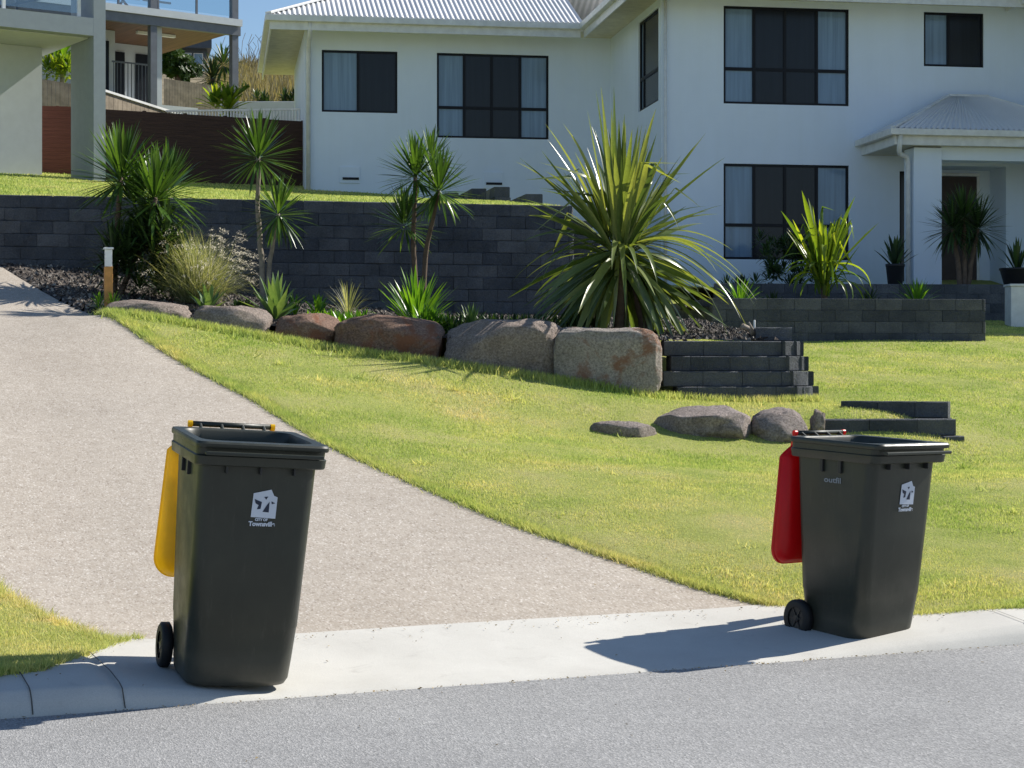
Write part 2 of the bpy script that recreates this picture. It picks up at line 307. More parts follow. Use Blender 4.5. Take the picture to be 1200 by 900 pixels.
M = dict(road=m_road(), agg=m_agg(), conc=m_conc(), soil=m_soil(), grass=m_grass(), block=m_block(), mulch=m_mulch(), chip=m_chip(),
  rock_grey=m_rock('grey_granite', (.29,.235,.20), (.52,.43,.37), (.17,.115,.09), .62),
  rock_lawn=m_rock('pinkish_granite', (.28,.235,.215), (.52,.44,.405), (.15,.13,.125), .58),
  rock_rust=m_rock('rusty_granite', (.25,.155,.115), (.44,.29,.22), (.34,.14,.075), .49),
  rock_tan=m_rock('tan_granite', (.37,.33,.295), (.60,.53,.475), (.34,.16,.09), .52, 1.6),
  wall=m_wall(), soffit=plain('cream_soffit', (.62,.58,.46), .7), gutter=plain('white_gutter', (.66,.67,.66), .4), roof=m_roof(),
  wframe=plain('black_window_frame', (.008,.009,.013), .4, spec=.2), blind=m_glass('blind_behind_glass', (.17,.25,.35), .10, .6), screen=m_glass('dark_window_screen', (.010,.013,.020), .22, .35),
  door=plain('brown_door', (.05,.032,.025), .5), fence=m_fence(), fence2=m_fence2(), ceil=m_ceil(),
  steel=plain('grey_painted_steel', (.12,.13,.15), .45), greywall=plain('grey_render', (.27,.31,.34), .8, .05, bump=.2), warmgrey=plain('pale_grey_render', (.52,.55,.57), .85, .04, bump=.2),
  paling=plain('weathered_paling', (.28,.23,.17), .85, .3, 5), whitepaint=plain('white_paint', (.75,.75,.73), .5), blue=plain('blue_frame', (.03,.06,.22), .4),
  bin=m_bin(), yellow=m_lid('yellow_plastic', (.95,.68,.02)), red=m_lid('red_plastic', (.78,.015,.02)), tyre=plain('black_rubber', (.012,.012,.013), .6), darkpl=plain('black_plastic', (.02,.021,.022), .4),
  sticker=plain('white_sticker', (.55,.60,.68), .5, .05), ink=plain('navy_ink', (.012,.022,.05), .5), steelrod=plain('axle_steel', (.3,.3,.3), .35, metal=1),
  timber=plain('orange_timber', (.56,.27,.075), .55, .25, 9), lampw=plain('white_lamp_head', (.82,.83,.82), .4), bark=plain('pale_bark', (.24,.205,.165), .85, .3, 14, .8), barkdark=plain('brown_bark', (.12,.085,.06), .9, .3, 14, .8),
  pot=plain('black_pot', (.02,.021,.024), .45), drift=plain('driftwood', (.30,.25,.20), .85, .3, 12, .6),
  yucca=leafmat('yucca_leaf', (.022,.052,.012), (.050,.115,.022), (.10,.19,.035), .28, .32, .6),
  dark=leafmat('dark_leaf', (.012,.028,.010), (.028,.06,.018), (.055,.11,.028), .25, .4, .5),
  pand=leafmat('pandanus_leaf', (.05,.085,.028), (.11,.165,.045), (.22,.26,.085), .34, .30, .8),
  ygreen=leafmat('yellow_green_leaf', (.06,.12,.016), (.14,.22,.022), (.28,.34,.035), .5, .35, .5),
  agave=leafmat('agave_leaf', (.06,.12,.05), (.12,.21,.075), (.22,.32,.13), .25, .45, .4),
  bright=leafmat('bright_leaf', (.04,.12,.012), (.09,.22,.02), (.16,.32,.03), .35, .35, .5),
  fount=leafmat('fountain_grass_blade', (.13,.165,.085), (.235,.27,.165), (.46,.47,.37), .4, .5, .3), plume=leafmat('grass_plume', (.70,.66,.58), (.80,.76,.68), (.92,.88,.80), .5, .8, .1, (1.2,1.15,1.0)),
  tree=leafmat('tree_leaf', (.012,.03,.008), (.035,.075,.015), (.075,.14,.02), .3, .45, .4), drygrass=leafmat('dry_grass', (.12,.11,.07), (.21,.185,.12), (.29,.26,.175), .3, .8, .1),
  hill=plain('dry_hill', (.20,.165,.10), .95, .35, .4), slate=plain('dark_cladding', (.06,.075,.10), .6), bedsoil=m_mulch(), cglass=m_glassclear(), tube=plain('white_light_fitting', (.8,.8,.78), .4))

# ------------------------------------------------------------------ ground surfaces
def road():
    xs = np.r_[-300, -60, np.linspace(-20, 24, 60), 80, 300]
    S, T = np.meshgrid(xs, np.r_[-300, -60, -20, np.linspace(-12, 0, 20)])
    X = A0[0]+ES[0]*S+ET[0]*T; Y = A0[1]+ES[1]*S+ET[1]*T
    structure(grid_mesh('road', X, Y, np.zeros_like(X), M['road']), 'grey asphalt road in front of the kerb', 'road')
    # sheet of ground to the horizon, well below everything
    S, T = np.meshgrid(np.linspace(-900, 900, 30), np.linspace(-2, 1500, 30))
    X = A0[0]+ES[0]*S+ET[0]*T; Y = A0[1]+ES[1]*S+ET[1]*T
    structure(grid_mesh('ground', X, Y, np.zeros_like(X)-.35, M['soil']), 'open ground running to the horizon', 'ground')
road()
def kw(s): return 1-interp(s, [.45, 1.25, 4.1, 5.65], [0, 1, 1, 0])
def conc_z(s, t):
    tb = conc_back(s); k = kw(s)
    kz = np.interp(t, [0, .03, .07, .10, .35, 1.4], [-.01, .05, .09, .105, .135, .15])
    az = np.interp(t, [0, .04, .3, 1.15, 1.4], [-.01, .006, .018, .10, .12])
    x = A0[0]+ES[0]*s+ET[0]*t; y = A0[1]+ES[1]*s+ET[1]*t; f = np.clip((t-.45)/.6, 0, 1); az = az*(1-f)+(HL(x, y)+.006)*f
    return kz*k+az*(1-k)
def concrete():
    ss = np.r_[np.linspace(-20, -.5, 60), np.linspace(-.4, 6.4, 160), np.linspace(6.5, 24, 60)]
    vv = np.r_[0, .01, .03, .06, .09, .12, .16, np.linspace(.22, 1, 14)]
    S, V = np.meshgrid(ss, vv); T = V*(conc_back(S)+.05)
    Tk = np.interp(V, [0, .01, .03, .06, .09, .12, .16, .22, 1], [0, .03, .05, .08, .1, .12, .14, .18, 9])
    T = np.where(V < .2, Tk, np.maximum(.18, T)); T = np.where(V >= .2, .18+(V-.22)/.78*(conc_back(S)+.03-.18), T)
    Z = conc_z(S, T)
    # tooled joints
    for j in (-4.3, -1.9, .14, .55, 5.66, 8.1, 10.6):
        d = np.abs(S-j-.0*T); Z = Z-np.where(d < .012, .012, 0)
    X = A0[0]+ES[0]*S+ET[0]*T; Y = A0[1]+ES[1]*S+ET[1]*T
    structure(grid_mesh('kerb_and_crossover', X, Y, Z, M['conc']), 'pale concrete kerb and driveway crossover along the road', 'kerb')
    for i, j in enumerate((-4.3, -1.9, .14, .55, 5.66, 8.1, 10.6)):
        mb = MB(); tb = float(conc_back(j)); n = 14; L = []; Rr = []
        for k in range(n):
            t = .005+(tb-.01)*k/(n-1); sk = j
            for q, lst in ((-.003, L), (.003, Rr)):
                x, y = st(sk+q, t); lst.append((x, y, float(conc_z(sk+q, t))+.009))
        mb.add(L+Rr, [(k, n+k, n+k+1, k+1) for k in range(n-1)])
        structure(mb.build('kerb_joint', plain('joint_dirt', (.09,.085,.075), .9)), 'thin dark joint across the concrete kerb', 'kerb joint')
concrete()
def driveway():
    tt = np.r_[np.linspace(1.12, 4, 30), np.linspace(4.15, 26, 110)]
    V, T = np.meshgrid(np.linspace(0, 1, 34), tt); S = drive_l(T)*(1-V)+drive_r(T)*V
    T = np.where(T < 1.3, np.maximum(T, 1.12), T)
    X = A0[0]+ES[0]*S+ET[0]*T; Y = A0[1]+ES[1]*S+ET[1]*T; Z = HL(X, Y)+.004
    structure(grid_mesh('driveway', X, Y, Z, M['agg']), 'sloping exposed aggregate driveway', 'driveway')
driveway()
PLX0, PLX1 = W(835, 0, 26.8)[0], W(1155, 0, 27.3)[0]
def in_planter(x, y, m=0): return (x > PLX0-m) & (x < PLX1-.1+m) & (y > 27.0+(x-3)*.05-m) & (y < 33)
def hill_z(X, Y):
    r = X/Y; return 7.3+(np.minimum(Y, 92)-47)*.19+np.sin(X*.3)*.25+np.clip(Y-92, 0, 400)*np.interp(r, [-.165, -.14], [.11, -.06])
def lawn():
    gx = np.arange(-16, 20, .11); gy = np.arange(7, 38, .11); X, Y = np.meshgrid(gx, gy)
    Z = HL(X, Y)+.012
    nz = np.array([[noise.noise((x*1.1, y*1.1, 0)) for x in gx[::3]] for y in gy[::3]]); nz = np.kron(nz, np.ones((3, 3)))[:X.shape[0], :X.shape[1]]
    Z = Z+nz*.012
    ind = in_drive(X, Y) | in_conc(X, Y); S, T = to_st(X, Y)
    bed = in_bed(X, Y, .13); Z = np.where(ind, Z-.10, Z); Z = np.where(bed, np.minimum(Z, HB(X, Y))-.15, Z); Z = np.where(in_planter(X, Y), Z-.1, Z)
    mask = (T > conc_back(S)-.2) & ~(behind_wall(X, Y-.5))
    structure(grid_mesh('lawn', X, Y, Z, M['soil'], mask), 'sloping front lawn soil', 'lawn')
    # upper lawn behind the retaining wall, and the hill
    gx = np.arange(-22, 3, .25); gy = np.arange(22.5, 62, .25); X, Y = np.meshgrid(gx, gy); mask = behind_wall(X, Y) | behind_wall(X+.25, Y) & behind_wall(X, Y+.3)
    mask &= ~((X > -4.2) & (Y > 41))
    structure(grid_mesh('upper_lawn', X, Y, HU(X, Y), M['soil'], mask), 'upper lawn in front of the houses', 'lawn')
    gx = np.linspace(-120, 90, 90); gy = np.linspace(47, 230, 60); X, Y = np.meshgrid(gx, gy)
    Z = hill_z(X, Y)
    structure(grid_mesh('hill', X, Y, Z, M['hill']), 'dry grassy hillside behind the houses', 'hill')
lawn()
def bed():
    gx = np.arange(-11, 4, .1); gy = np.arange(19.6, 26, .1); X, Y = np.meshgrid(gx, gy); Z = HB(X, Y)
    Z = np.where(in_drive(X, Y), HL(X, Y)-.05, Z); Z += RNG.normal(0, .012, Z.shape)
    structure(grid_mesh('garden_bed', X, Y, Z, M['mulch'], in_bed(X, Y, -.12) | in_bed(X, Y, .1) & in_drive(X, Y, .3)), 'dark gravel garden bed', 'garden bed')
    n = 26000; x = RNG.uniform(-9.5, 3.3, n); y = RNG.uniform(20, 25.3, n); k = in_bed(x, y, -.05) & ~in_drive(x, y, .03); x = x[k]; y = y[k]
    z = HB(x, y); n = len(x); V = np.zeros((n, 4, 3)); r = RNG.uniform(.012, .032, n)
    base = np.array([[1,0,-.3],[-.5,.87,-.3],[-.5,-.87,-.3],[0,0,.9]])
    a = RNG.uniform(0, 6.28, n); ca, sa = np.cos(a), np.sin(a)
    for i in range(4):
        bx, by, bz = base[i]; V[:, i, 0] = x+(bx*ca-by*sa)*r*1.2; V[:, i, 1] = y+(bx*sa+by*ca)*r; V[:, i, 2] = z+bz*r+.008
    o = np.arange(n)[:, None]*4; Fq = np.concatenate([o+[0,1,3], o+[1,2,3], o+[2,0,3]])
    g = fastmesh('gravel', V.reshape(-1, 3), Fq, M['chip'], np.repeat(RNG.random(n), 4), False)
    tag(g, 'loose dark gravel covering the sloping garden bed', 'gravel', kind='stuff')
bed()
def blades(n, sampler, hmin, hmax, wid, name, label, zf, lean=.5):
    x, y = sampler(n); n = len(x); z = zf(x, y); D = np.sqrt(x*x+y*y)
    h = RNG.uniform(hmin, hmax, n)*np.clip(D/14, 1, 1.35); w = wid*np.clip(D/11, 1, 2.4)*RNG.uniform(.7, 1.3, n); a = RNG.uniform(0, 6.28, n)
    la = RNG.uniform(0, 6.28, n); lm = RNG.uniform(0, lean, n)*h*1.8
    V = np.zeros((n, 3, 3)); V[:, 0] = np.c_[x+np.cos(a)*w, y+np.sin(a)*w, z-.008]; V[:, 1] = np.c_[x-np.cos(a)*w, y-np.sin(a)*w, z-.008]
    V[:, 2] = np.c_[x+np.cos(la)*lm, y+np.sin(la)*lm, z+h]
    o = fastmesh(name, V.reshape(-1, 3), np.arange(n*3).reshape(-1, 3), M['grass'], np.repeat(RNG.random(n), 3), False)
    tag(o, label, 'grass', kind='stuff'); return o
def samp_low(n):
    # uniform in picture-ish area: density falls with distance squared
    D = 8.2*np.exp(RNG.random(n*1)*math.log(36/8.2)); px = np.where(RNG.random(n) < .8, RNG.uniform(-60, 1260, n), RNG.uniform(-420, 1620, n)); x = (px-600)/F*D; y = D
    k = ~in_drive(x, y, .0) & ~in_conc(x, y, .0) & ~in_bed(x, y, .0) & ~behind_wall(x, y) & ~in_planter(x, y, .0)
    return x[k], y[k]
blades(1120000, samp_low, .006, .019, .0030, 'grass', 'short yellow green grass on the sloping front lawn', lambda x, y: HL(x, y)+.012)
def samp_weed(n):
    xs, ys = [], []
    for k in range(60):
        D = 9+13*random.random(); cx = (random.uniform(60, 1250)-600)/F*D; m = random.randint(8, 34); rr = random.uniform(.03, .10)
        xs.append(RNG.normal(cx, rr, m)); ys.append(RNG.normal(D, rr, m))
    x = np.concatenate(xs); y = np.concatenate(ys); k = ~in_drive(x, y, .02) & ~in_conc(x, y, .05) & ~in_bed(x, y, .05); return x[k], y[k]
blades(1, samp_weed, .03, .06, .006, 'weed_grass', 'scattered taller coarse grass tufts in the front lawn', lambda x, y: HL(x, y)+.01, 1.1)
def samp_edge(n):
    s = np.r_[RNG.uniform(0, 1, n)]; t = 1.15+RNG.random(n)**1.3*11.3; side = RNG.random(n) < .8
    ss = np.where(side, drive_r(t)+RNG.normal(.02, .03, n), drive_l(t)-RNG.normal(.02, .03, n))
    n2 = n//2; s2 = RNG.uniform(-3, 9, n2); s2 = s2[(s2 < .9) | (s2 > 4.6)]; t2 = conc_back(s2)+RNG.normal(.02, .025, len(s2))
    ss = np.r_[ss, s2]; tt = np.r_[t, t2]; x = A0[0]+ES[0]*ss+ET[0]*tt; y = A0[1]+ES[1]*ss+ET[1]*tt
    k = ~in_bed(x, y, .05); return x[k], y[k]
blades(52000, samp_edge, .018, .055, .0032, 'edge_grass', 'longer grass fringe along the driveway and kerb edges', lambda x, y: HL(x, y)+.0, .9)
def samp_rock(n):
    xx = RNG.uniform(-4.4, 3.3, n); y = np.interp(xx, ROCKL[:, 0], ROCKL[:, 1])-.22-np.abs(RNG.normal(0, .09, n)); return xx, y
blades(14000, samp_rock, .03, .075, .0035, 'rock_edge_grass', 'longer green grass at the foot of the boulders', lambda x, y: HL(x, y)+.01, .6)
def samp_up(n):
    D = 23.5*np.exp(RNG.random(n)*math.log(40/23.5)); px = RNG.uniform(-60, 700, n); x = (px-600)/F*D
    k = behind_wall(x, D); return x[k], D[k]
blades(90000, samp_up, .01, .03, .005, 'upper_grass', 'sunlit grass on the upper lawn behind the block wall', lambda x, y: HU(x, y))

n = 1500; ss_ = RNG.uniform(-4, 10, n); g_ = RNG.random(n); tt_ = np.where(g_ < .5, np.abs(RNG.normal(0, .03, n))*-1-.01, np.where(g_ < .8, conc_back(ss_)-np.abs(RNG.normal(0, .12, n)), RNG.uniform(-3, 9, n)))
x = A0[0]+ES[0]*ss_+ET[0]*tt_; y = A0[1]+ES[1]*ss_+ET[1]*tt_; z = np.where(tt_ < 0, .004, np.where(tt_ < conc_back(ss_), conc_z(ss_, np.maximum(tt_, 0))+.004, HL(x, y)+.012)); r_ = RNG.uniform(.003, .011, n); a = RNG.uniform(0, 6.28, n)
V = np.zeros((n, 4, 3))
for i, (ux, uy) in enumerate(((-1, 0), (0, -.4), (1, 0), (0, .4))): V[:, i] = np.c_[x+(ux*np.cos(a)-uy*np.sin(a))*r_, y+(ux*np.sin(a)+uy*np.cos(a))*r_, z+RNG.uniform(0, .008, n)]
tag(fastmesh('leaf_litter', V.reshape(-1, 3), np.arange(n*4).reshape(-1, 4), leafmat('dry_litter', (.10,.075,.04), (.26,.19,.10), (.42,.34,.2), .1, .8, .1), np.repeat(RNG.random(n), 4), False), 'scattered dry leaf bits and grit along the kerb and driveway edge', 'leaf litter', kind='stuff')
# ------------------------------------------------------------------ block walls
CH = .165
def block(mb, c, L, d, h, rot, rough=.006, slant=0):
    """chamfered split-face block; c = centre of the bottom of its face line; rot = direction of the wall"""
    mb.cur = random.random(); ca, sa = math.cos(rot), math.sin(rot); b = .010 if rough > .0025 else .004
    l = L/2-.0025; fz = [(0.001, -b), (b, 0), (h-b, 0), (h-.001, -b)]; nx = 4; vs = []; rows = []
    for zz, off in fz:
        row = []
        for i in range(nx+1):
            u = -l+2*l*i/nx; o = off+(random.uniform(-rough, rough) if 0 < i < nx and off == 0 else 0)
            if i in (0, nx): o = min(o, 0)-.008
            yy = -o; x = c[0]+u*ca-yy*sa; y = c[1]+u*sa+yy*ca
            row.append(len(vs)); vs.append((x, y, c[2]+zz))
        rows.append(row)
    back = []
    for zz in (0.001, h-.001):
        for u in (-l*.86, l*.86): back.append(len(vs)); vs.append((c[0]+u*ca-d*sa, c[1]+u*sa+d*ca, c[2]+zz))
    fs = [(rows[j][i], rows[j][i+1], rows[j+1][i+1], rows[j+1][i]) for j in range(3) for i in range(nx)]
    fs.append((*rows[3], back[3], back[2])); fs.append((*rows[0][::-1], back[0], back[1]))
    fs.append((rows[0][0], rows[1][0], rows[2][0], rows[3][0], back[2], back[0])); fs.append((rows[0][nx], back[1], back[3], rows[3][nx], rows[2][nx], rows[1][nx]))
    fs.append((back[0], back[2], back[3], back[1])); mb.add(vs, fs)
def wall_run(mb, p0, p1, ztop, n, L=.40, batter=.012, d=.25, h=CH, stop=lambda k: 0, start=lambda k: 0, phase=0, rough=.013):
    p0 = Vector(p0[:2]); p1 = Vector(p1[:2]); u = (p1-p0).normalized(); rot = math.atan2(u.y, u.x); nrm = Vector((-u.y, u.x)); T = (p1-p0).length
    for k in range(n):
        z = ztop-(k+1)*h; off = -batter*k; a = start(k); e = T+stop(k); q0 = p0+u*(a+.06)+nrm*(off+.14); q1 = p0+u*(e-.06)+nrm*(off+.14); mb.cur = .3; mb.bar((q0.x, q0.y, z+h*.48), (q1.x, q1.y, z+h*.48), .06, h*.97); x = a-(L/2 if (k+phase) % 2 else 0)
        while x < e-.02:
            x0 = max(x, a); x1 = min(x+L, e)
            if x1-x0 > .04:
                c = p0+u*((x0+x1)/2)+nrm*(off+random.uniform(-.003, .003)); block(mb, (c.x, c.y, z), x1-x0, d, h, rot+random.uniform(-.004, .004), rough)
            x += L
def back_wall():
    root = thing('retaining_wall', 'long dark charcoal block retaining wall holding up the upper lawn', 'wall', (*WALL0, 2.0))
    def sub(mb, name): 
        o = mb.build(name, M['block'], root); o.location = (-WALL0[0], -WALL0[1], -2.0); return o
    mb = MB(); wall_run(mb, WALL0, WALL1, 3.74, 11); sub(mb, 'front_wall')
    mb = MB(); p = Vector(WALL1); d = Vector((-.2, .98)).normalized(); off = p
    # the end return climbs the slope in steps
    for a, b, zt, n in [(.26, 1.9, 3.74, 11), (1.9, 4.3, 4.07, 12), (4.3, 6.3, 4.4, 13), (6.3, 9, 4.56, 14), (9, 12.5, 4.73, 15)]:
        q0 = p+d*a; q1 = p+d*b; wall_run(mb, q1+Vector((0, 0)), q0, zt, n, d=.25) if False else wall_run(mb, q0, q1, zt, n)
    # the stepped buttress at the corner
    for k, (dx, zt, n) in enumerate([(.12, 3.57, 10), (.24, 3.4, 9), (.36, 3.24, 8), (.5, 2.9, 6)]):
        q = p+Vector((dx*.9, .35+.12*k)); block(mb, (q.x, q.y, zt-CH), .36, .3, CH, .25)
        for j in range(1, n): block(mb, (q.x+random.uniform(-.01,.01), q.y, zt-CH*(j+1)), .38, .3, CH, .25)
    sub(mb, 'end_wall')
back_wall()
def terrace():
    p0 = W(768, 0, 20.05); p1 = W(921, 0, 20.35); zt = 1.55+(430-399.5)/F*20.2
    root = thing('terrace_wall', 'low curved charcoal block wall of four courses beside the tan boulder', 'wall', (p0[0], p0[1], zt-.66))
    mb = MB(); L = .44
    wall_run(mb, p0, p1, zt, 5, L, .055, rough=.01, start=lambda k: (.10, .16, .06, .2, .2)[k], stop=lambda k: .05*k, h=.163)
    a = math.atan2(p1[1]-p0[1], p1[0]-p0[0])
    for k in range(5):                                          # rounded corner then the return
        z = zt-(k+1)*.163; r = .055*k; cx = p1[0]; cy = p1[1]+.28
        for j, an in enumerate((.55, 1.2)):
            q = (cx+math.sin(an)*(.28+r)*.6+r*.35, cy-math.cos(an)*(.28+r)); block(mb, (*q, z), .26, .25, .163, a+an, .01)
        for j in range(4):
            q = (p1[0]+.17+r-.07*j, p1[1]+.45+.4*j, z); block(mb, q, .39, .25, .163, a+PI/2+.18, .01)
    q = W(908, 0, 20.5); block(mb, (q[0], q[1]+.05, zt), .40, .25, .155, .03, .01); block(mb, (q[0]-.02, q[1]+.35, zt), .36, .25, .155, .03, .01)
    o = mb.build('block_wall', M['block'], root); o.location = (-p0[0], -p0[1], -(zt-.66))
terrace()
def lower_blocks():
    zt = 1.55-(491-430)/F*18.5; p0 = W(962, 0, 18.35); p1 = W(1121, 0, 18.5)
    root = thing('garden_edging_wall', 'short stepped dark block wall in the lawn behind the red lidded bin', 'wall', (p0[0], p0[1], zt-.3))
    mb = MB(); wall_run(mb, p0, p1, zt, 1, .49, 0, rough=.003); wall_run(mb, (p0[0], p0[1]-.05), (p1[0]+.07, p1[1]-.05), zt-CH, 2, .49, .03, phase=1, rough=.003)
    q0 = W(985, 0, 19.2); q1 = W(1111, 0, 18.75); wall_run(mb, (q0[0], q0[1]), (q1[0], q1[1]), zt+CH, 2, .38, .0, rough=.003)
    o = mb.build('block_course', M['block'], root); o.location = (-p0[0], -p0[1], -(zt-.3))
lower_blocks()
def planter():
    p0 = W(835, 0, 26.75); p1 = W(1155, 0, 27.25); zt = 1.55+(430-350)/F*27
    root = thing('planter_wall', 'long straight smooth charcoal block planter wall on the right lawn', 'wall', (p0[0], p0[1], zt-.8))
    mb = MB(); wall_run(mb, p0, p1, zt, 5, .40, .004, rough=.002)
    u = Vector((p1[0]-p0[0], p1[1]-p0[1])).normalized()
    wall_run(mb, (p1[0], p1[1]+.26), (p1[0]-.6, p1[1]+4.6), zt, 5, .40, .0, rough=.002); wall_run(mb, (p0[0]-.7, p0[1]+4.6), (p0[0], p0[1]+.02), zt, 6, .40, .0, rough=.002)
    o = mb.build('block_wall', M['block'], root); o.location = (-p0[0], -p0[1], -(zt-.8))
    X, Y = np.meshgrid(np.linspace(p0[0]-.3, p1[0]-.3, 40), np.linspace(0, 1, 24)); Y = 26.95+(X-2.9)*.13+Y*4.9
    structure(grid_mesh('planter_bed', X, Y, np.full_like(X, zt-.10)+RNG.normal(0, .015, X.shape), M['mulch']), 'raised bed soil behind the planter wall', 'garden bed')
    # darker low wall in front of the house
    q0 = W(838, 0, 31.8); q1 = W(1187, 0, 32.3); z2 = 1.55+(430-332.5)/F*32
    root = thing('low_garden_wall', 'low dark block wall below the house porch behind the planter', 'wall', (q0[0], q0[1], z2-.8))
    mb = MB(); wall_run(mb, q0, q1, z2, 6, .40, .004, rough=.002)
    o = mb.build('block_wall', M['block'], root); o.location = (-q0[0], -q0[1], -(z2-.8))
    X, Y = np.meshgrid(np.linspace(q0[0]-1.5, q1[0]+.5, 30), np.linspace(0, 1, 10)); Y = 32.0+(X-3.5)*.1+Y*5.5
    structure(grid_mesh('porch_path', X, Y, np.full_like(X, z2-.06), M['conc']), 'paved terrace in front of the house', 'path')
    # white rendered letterbox pier
    c = W(1196, 0, 31.2); zb = HL(c[0], c[1]); zt2 = 1.55+(430-332)/F*31.2
    root = thing('letterbox_pier', 'white rendered pier at the right end of the low dark wall', 'pier', (c[0], c[1], zb))
    mb = MB(); mb.box((.02, .2, (zt2-zb)/2-.05), (.36, .4, zt2-zb), .0); mb.build('pier', M['whitepaint'], root, bevel=.01)
    mb = MB(); mb.box((.02, .2, zt2-zb-.10+.072), (.40, .44, .04)); mb.build('cap', M['whitepaint'], root, bevel=.006)
planter()

# ------------------------------------------------------------------ boulders
def rock(name, label, x0, x1, yt, yb, D, mat, dep=.45, box=.55, seed=1, rotz=0, skew=0, lobes=.10, tl=0, nf=11, group='boulders edging the lawn'):
    w = (x1-x0)/F*D*1.04; zt = CAMH-(yt-HY)/F*D; zb = CAMH-(yb-HY)/F*D; sink = .12; h = zt-zb+sink
    cx = ((x0+x1)/2-600)/F*D; N = 40; mb = MB(); mb.smooth = True; mb2 = []
    def sp(v, e): return math.copysign(abs(v)**e, v)
    rs = random.Random(seed*31); planes = [(Vector((rs.gauss(0, 1), -abs(rs.gauss(0, 1)), rs.gauss(0, .8))).normalized(), rs.uniform(.80, 1.02)) for _ in range(nf)]
    rings = []
    for i in range(N+1):
        ph = -PI/2+PI*i/N; r = []
        for j in range(2*N):
            th = 2*PI*j/(2*N); cp = sp(math.cos(ph), box); x = cp*sp(math.cos(th), box); y = cp*sp(math.sin(th), box); z = sp(math.sin(ph), box)
            p = Vector((x, y, z)); n1 = noise.noise(p*1.1+Vector((seed*7.3, 0, 0))); n2 = noise.noise(p*2.6+Vector((0, seed*3.1, 0))); n3 = noise.noise(p*7+Vector((0, 0, seed)))
            rid = abs(noise.noise(p*3.7+Vector((seed, seed*2, 0))))
            k = 1+lobes*1.7*n1+lobes*.9*n2+.028*n3-rid*.05
            x, y, z = x*k, y*k, z*k; v = Vector((x, y, z))
            for pn, pd in planes:
                dd = v.dot(pn)-pd
                if dd > 0: v -= pn*dd*.82
            x, y, z = v; z += tl*x*.35
            r.append((x*w/2+skew*z*.1, y*dep/2*1.0, z*h/2))
        rings.append(r)
    mb.loft(rings[1:-1], cap0=True, cap1=True)
    o = mb.build(name, mat, loc=(cx, D+dep/2-.05, zb-sink+h/2)); o.rotation_euler.z = rotz
    tag(o, label, 'boulder', group); return o
rock('boulder', 'long low grey boulder beside the timber bollard light', 120,219,350,379,20.45,M['rock_grey'],.5,.62,1,.05,tl=-.25,lobes=.09)
rock('boulder', 'grey brown boulder with two humps, second from the bollard', 217,319,358,392,20.3,M['rock_grey'],.5,.62,2,-.05,tl=-.2,lobes=.15)
rock('boulder', 'small rounded brown boulder left of the long rusty boulder', 317,397,366,405,20.2,M['rock_rust'],.5,.62,3,tl=-.15)
rock('boulder', 'wide rusty red brown boulder in the middle of the row', 395,524,368,421,20.0,M['rock_rust'],.55,.46,4,.0,lobes=.08,nf=5)
rock('boulder', 'large rounded grey boulder right of the rusty boulder', 523,656,374,441,19.8,M['rock_grey'],.6,.48,5,.02,lobes=.06,tl=-.05,nf=3)
rock('boulder', 'squarish tan boulder with rust stain against the block terrace', 652,772,384,453,19.7,M['rock_tan'],.55,.33,6,.0,lobes=.035,tl=-.08,nf=0)
rock('boulder', 'big domed grey boulder lying in the lawn below the terrace', 768,889,476,514,18.15,M['rock_lawn'],.6,.85,7,lobes=.13,tl=.05)
rock('boulder', 'round grey boulder touching the domed boulder in the lawn', 883,953,480,518,18.15,M['rock_lawn'],.5,.85,8,lobes=.12)
rock('stone', 'small pointed brown stone just above the red lidded bin hinge', 951,968,481,500,18.3,M['rock_grey'],.18,.9,9,lobes=.2)
rock('stone', 'flat sunken stone flush with the lawn left of the domed boulder', 688,768,494,511,17.9,M['rock_lawn'],.35,.7,10,lobes=.06,tl=-.3)

# ------------------------------------------------------------------ wheelie bins
def rrect(w, y0, y1, r, z, n=6, zf=None):
    pts = []; r = min(r, w/2-.001, (y1-y0)/2-.001)
    for cx, cy, a0 in ((w/2-r, y1-r, 0), (-w/2+r, y1-r, PI/2), (-w/2+r, y0+r, PI), (w/2-r, y0+r, 1.5*PI)):
        for i in range(n+1):
            a = a0+PI/2*i/n; x = cx+math.cos(a)*r; y = cy+math.sin(a)*r; pts.append((x, y, z+(zf(x, y) if zf else 0)))
    return pts
def text_mesh(name, txt, size, mat, parent, loc, rot, depth=.0015, bold=.0):
    cu = bpy.data.curves.new(name, 'FONT'); cu.body = txt; cu.size = size; cu.extrude = depth; cu.align_x = 'CENTER'; cu.offset = bold
    o = bpy.data.objects.new(name, cu); COL.objects.link(o); bpy.context.view_layer.update()
    me = bpy.data.meshes.new_from_object(o.evaluated_get(bpy.context.evaluated_depsgraph_get())); bpy.data.objects.remove(o)
    me.materials.clear(); me.materials.append(mat); q = bpy.data.objects.new(name, me); COL.objects.link(q); q.parent = parent; q.location = loc; q.rotation_euler = rot; return q
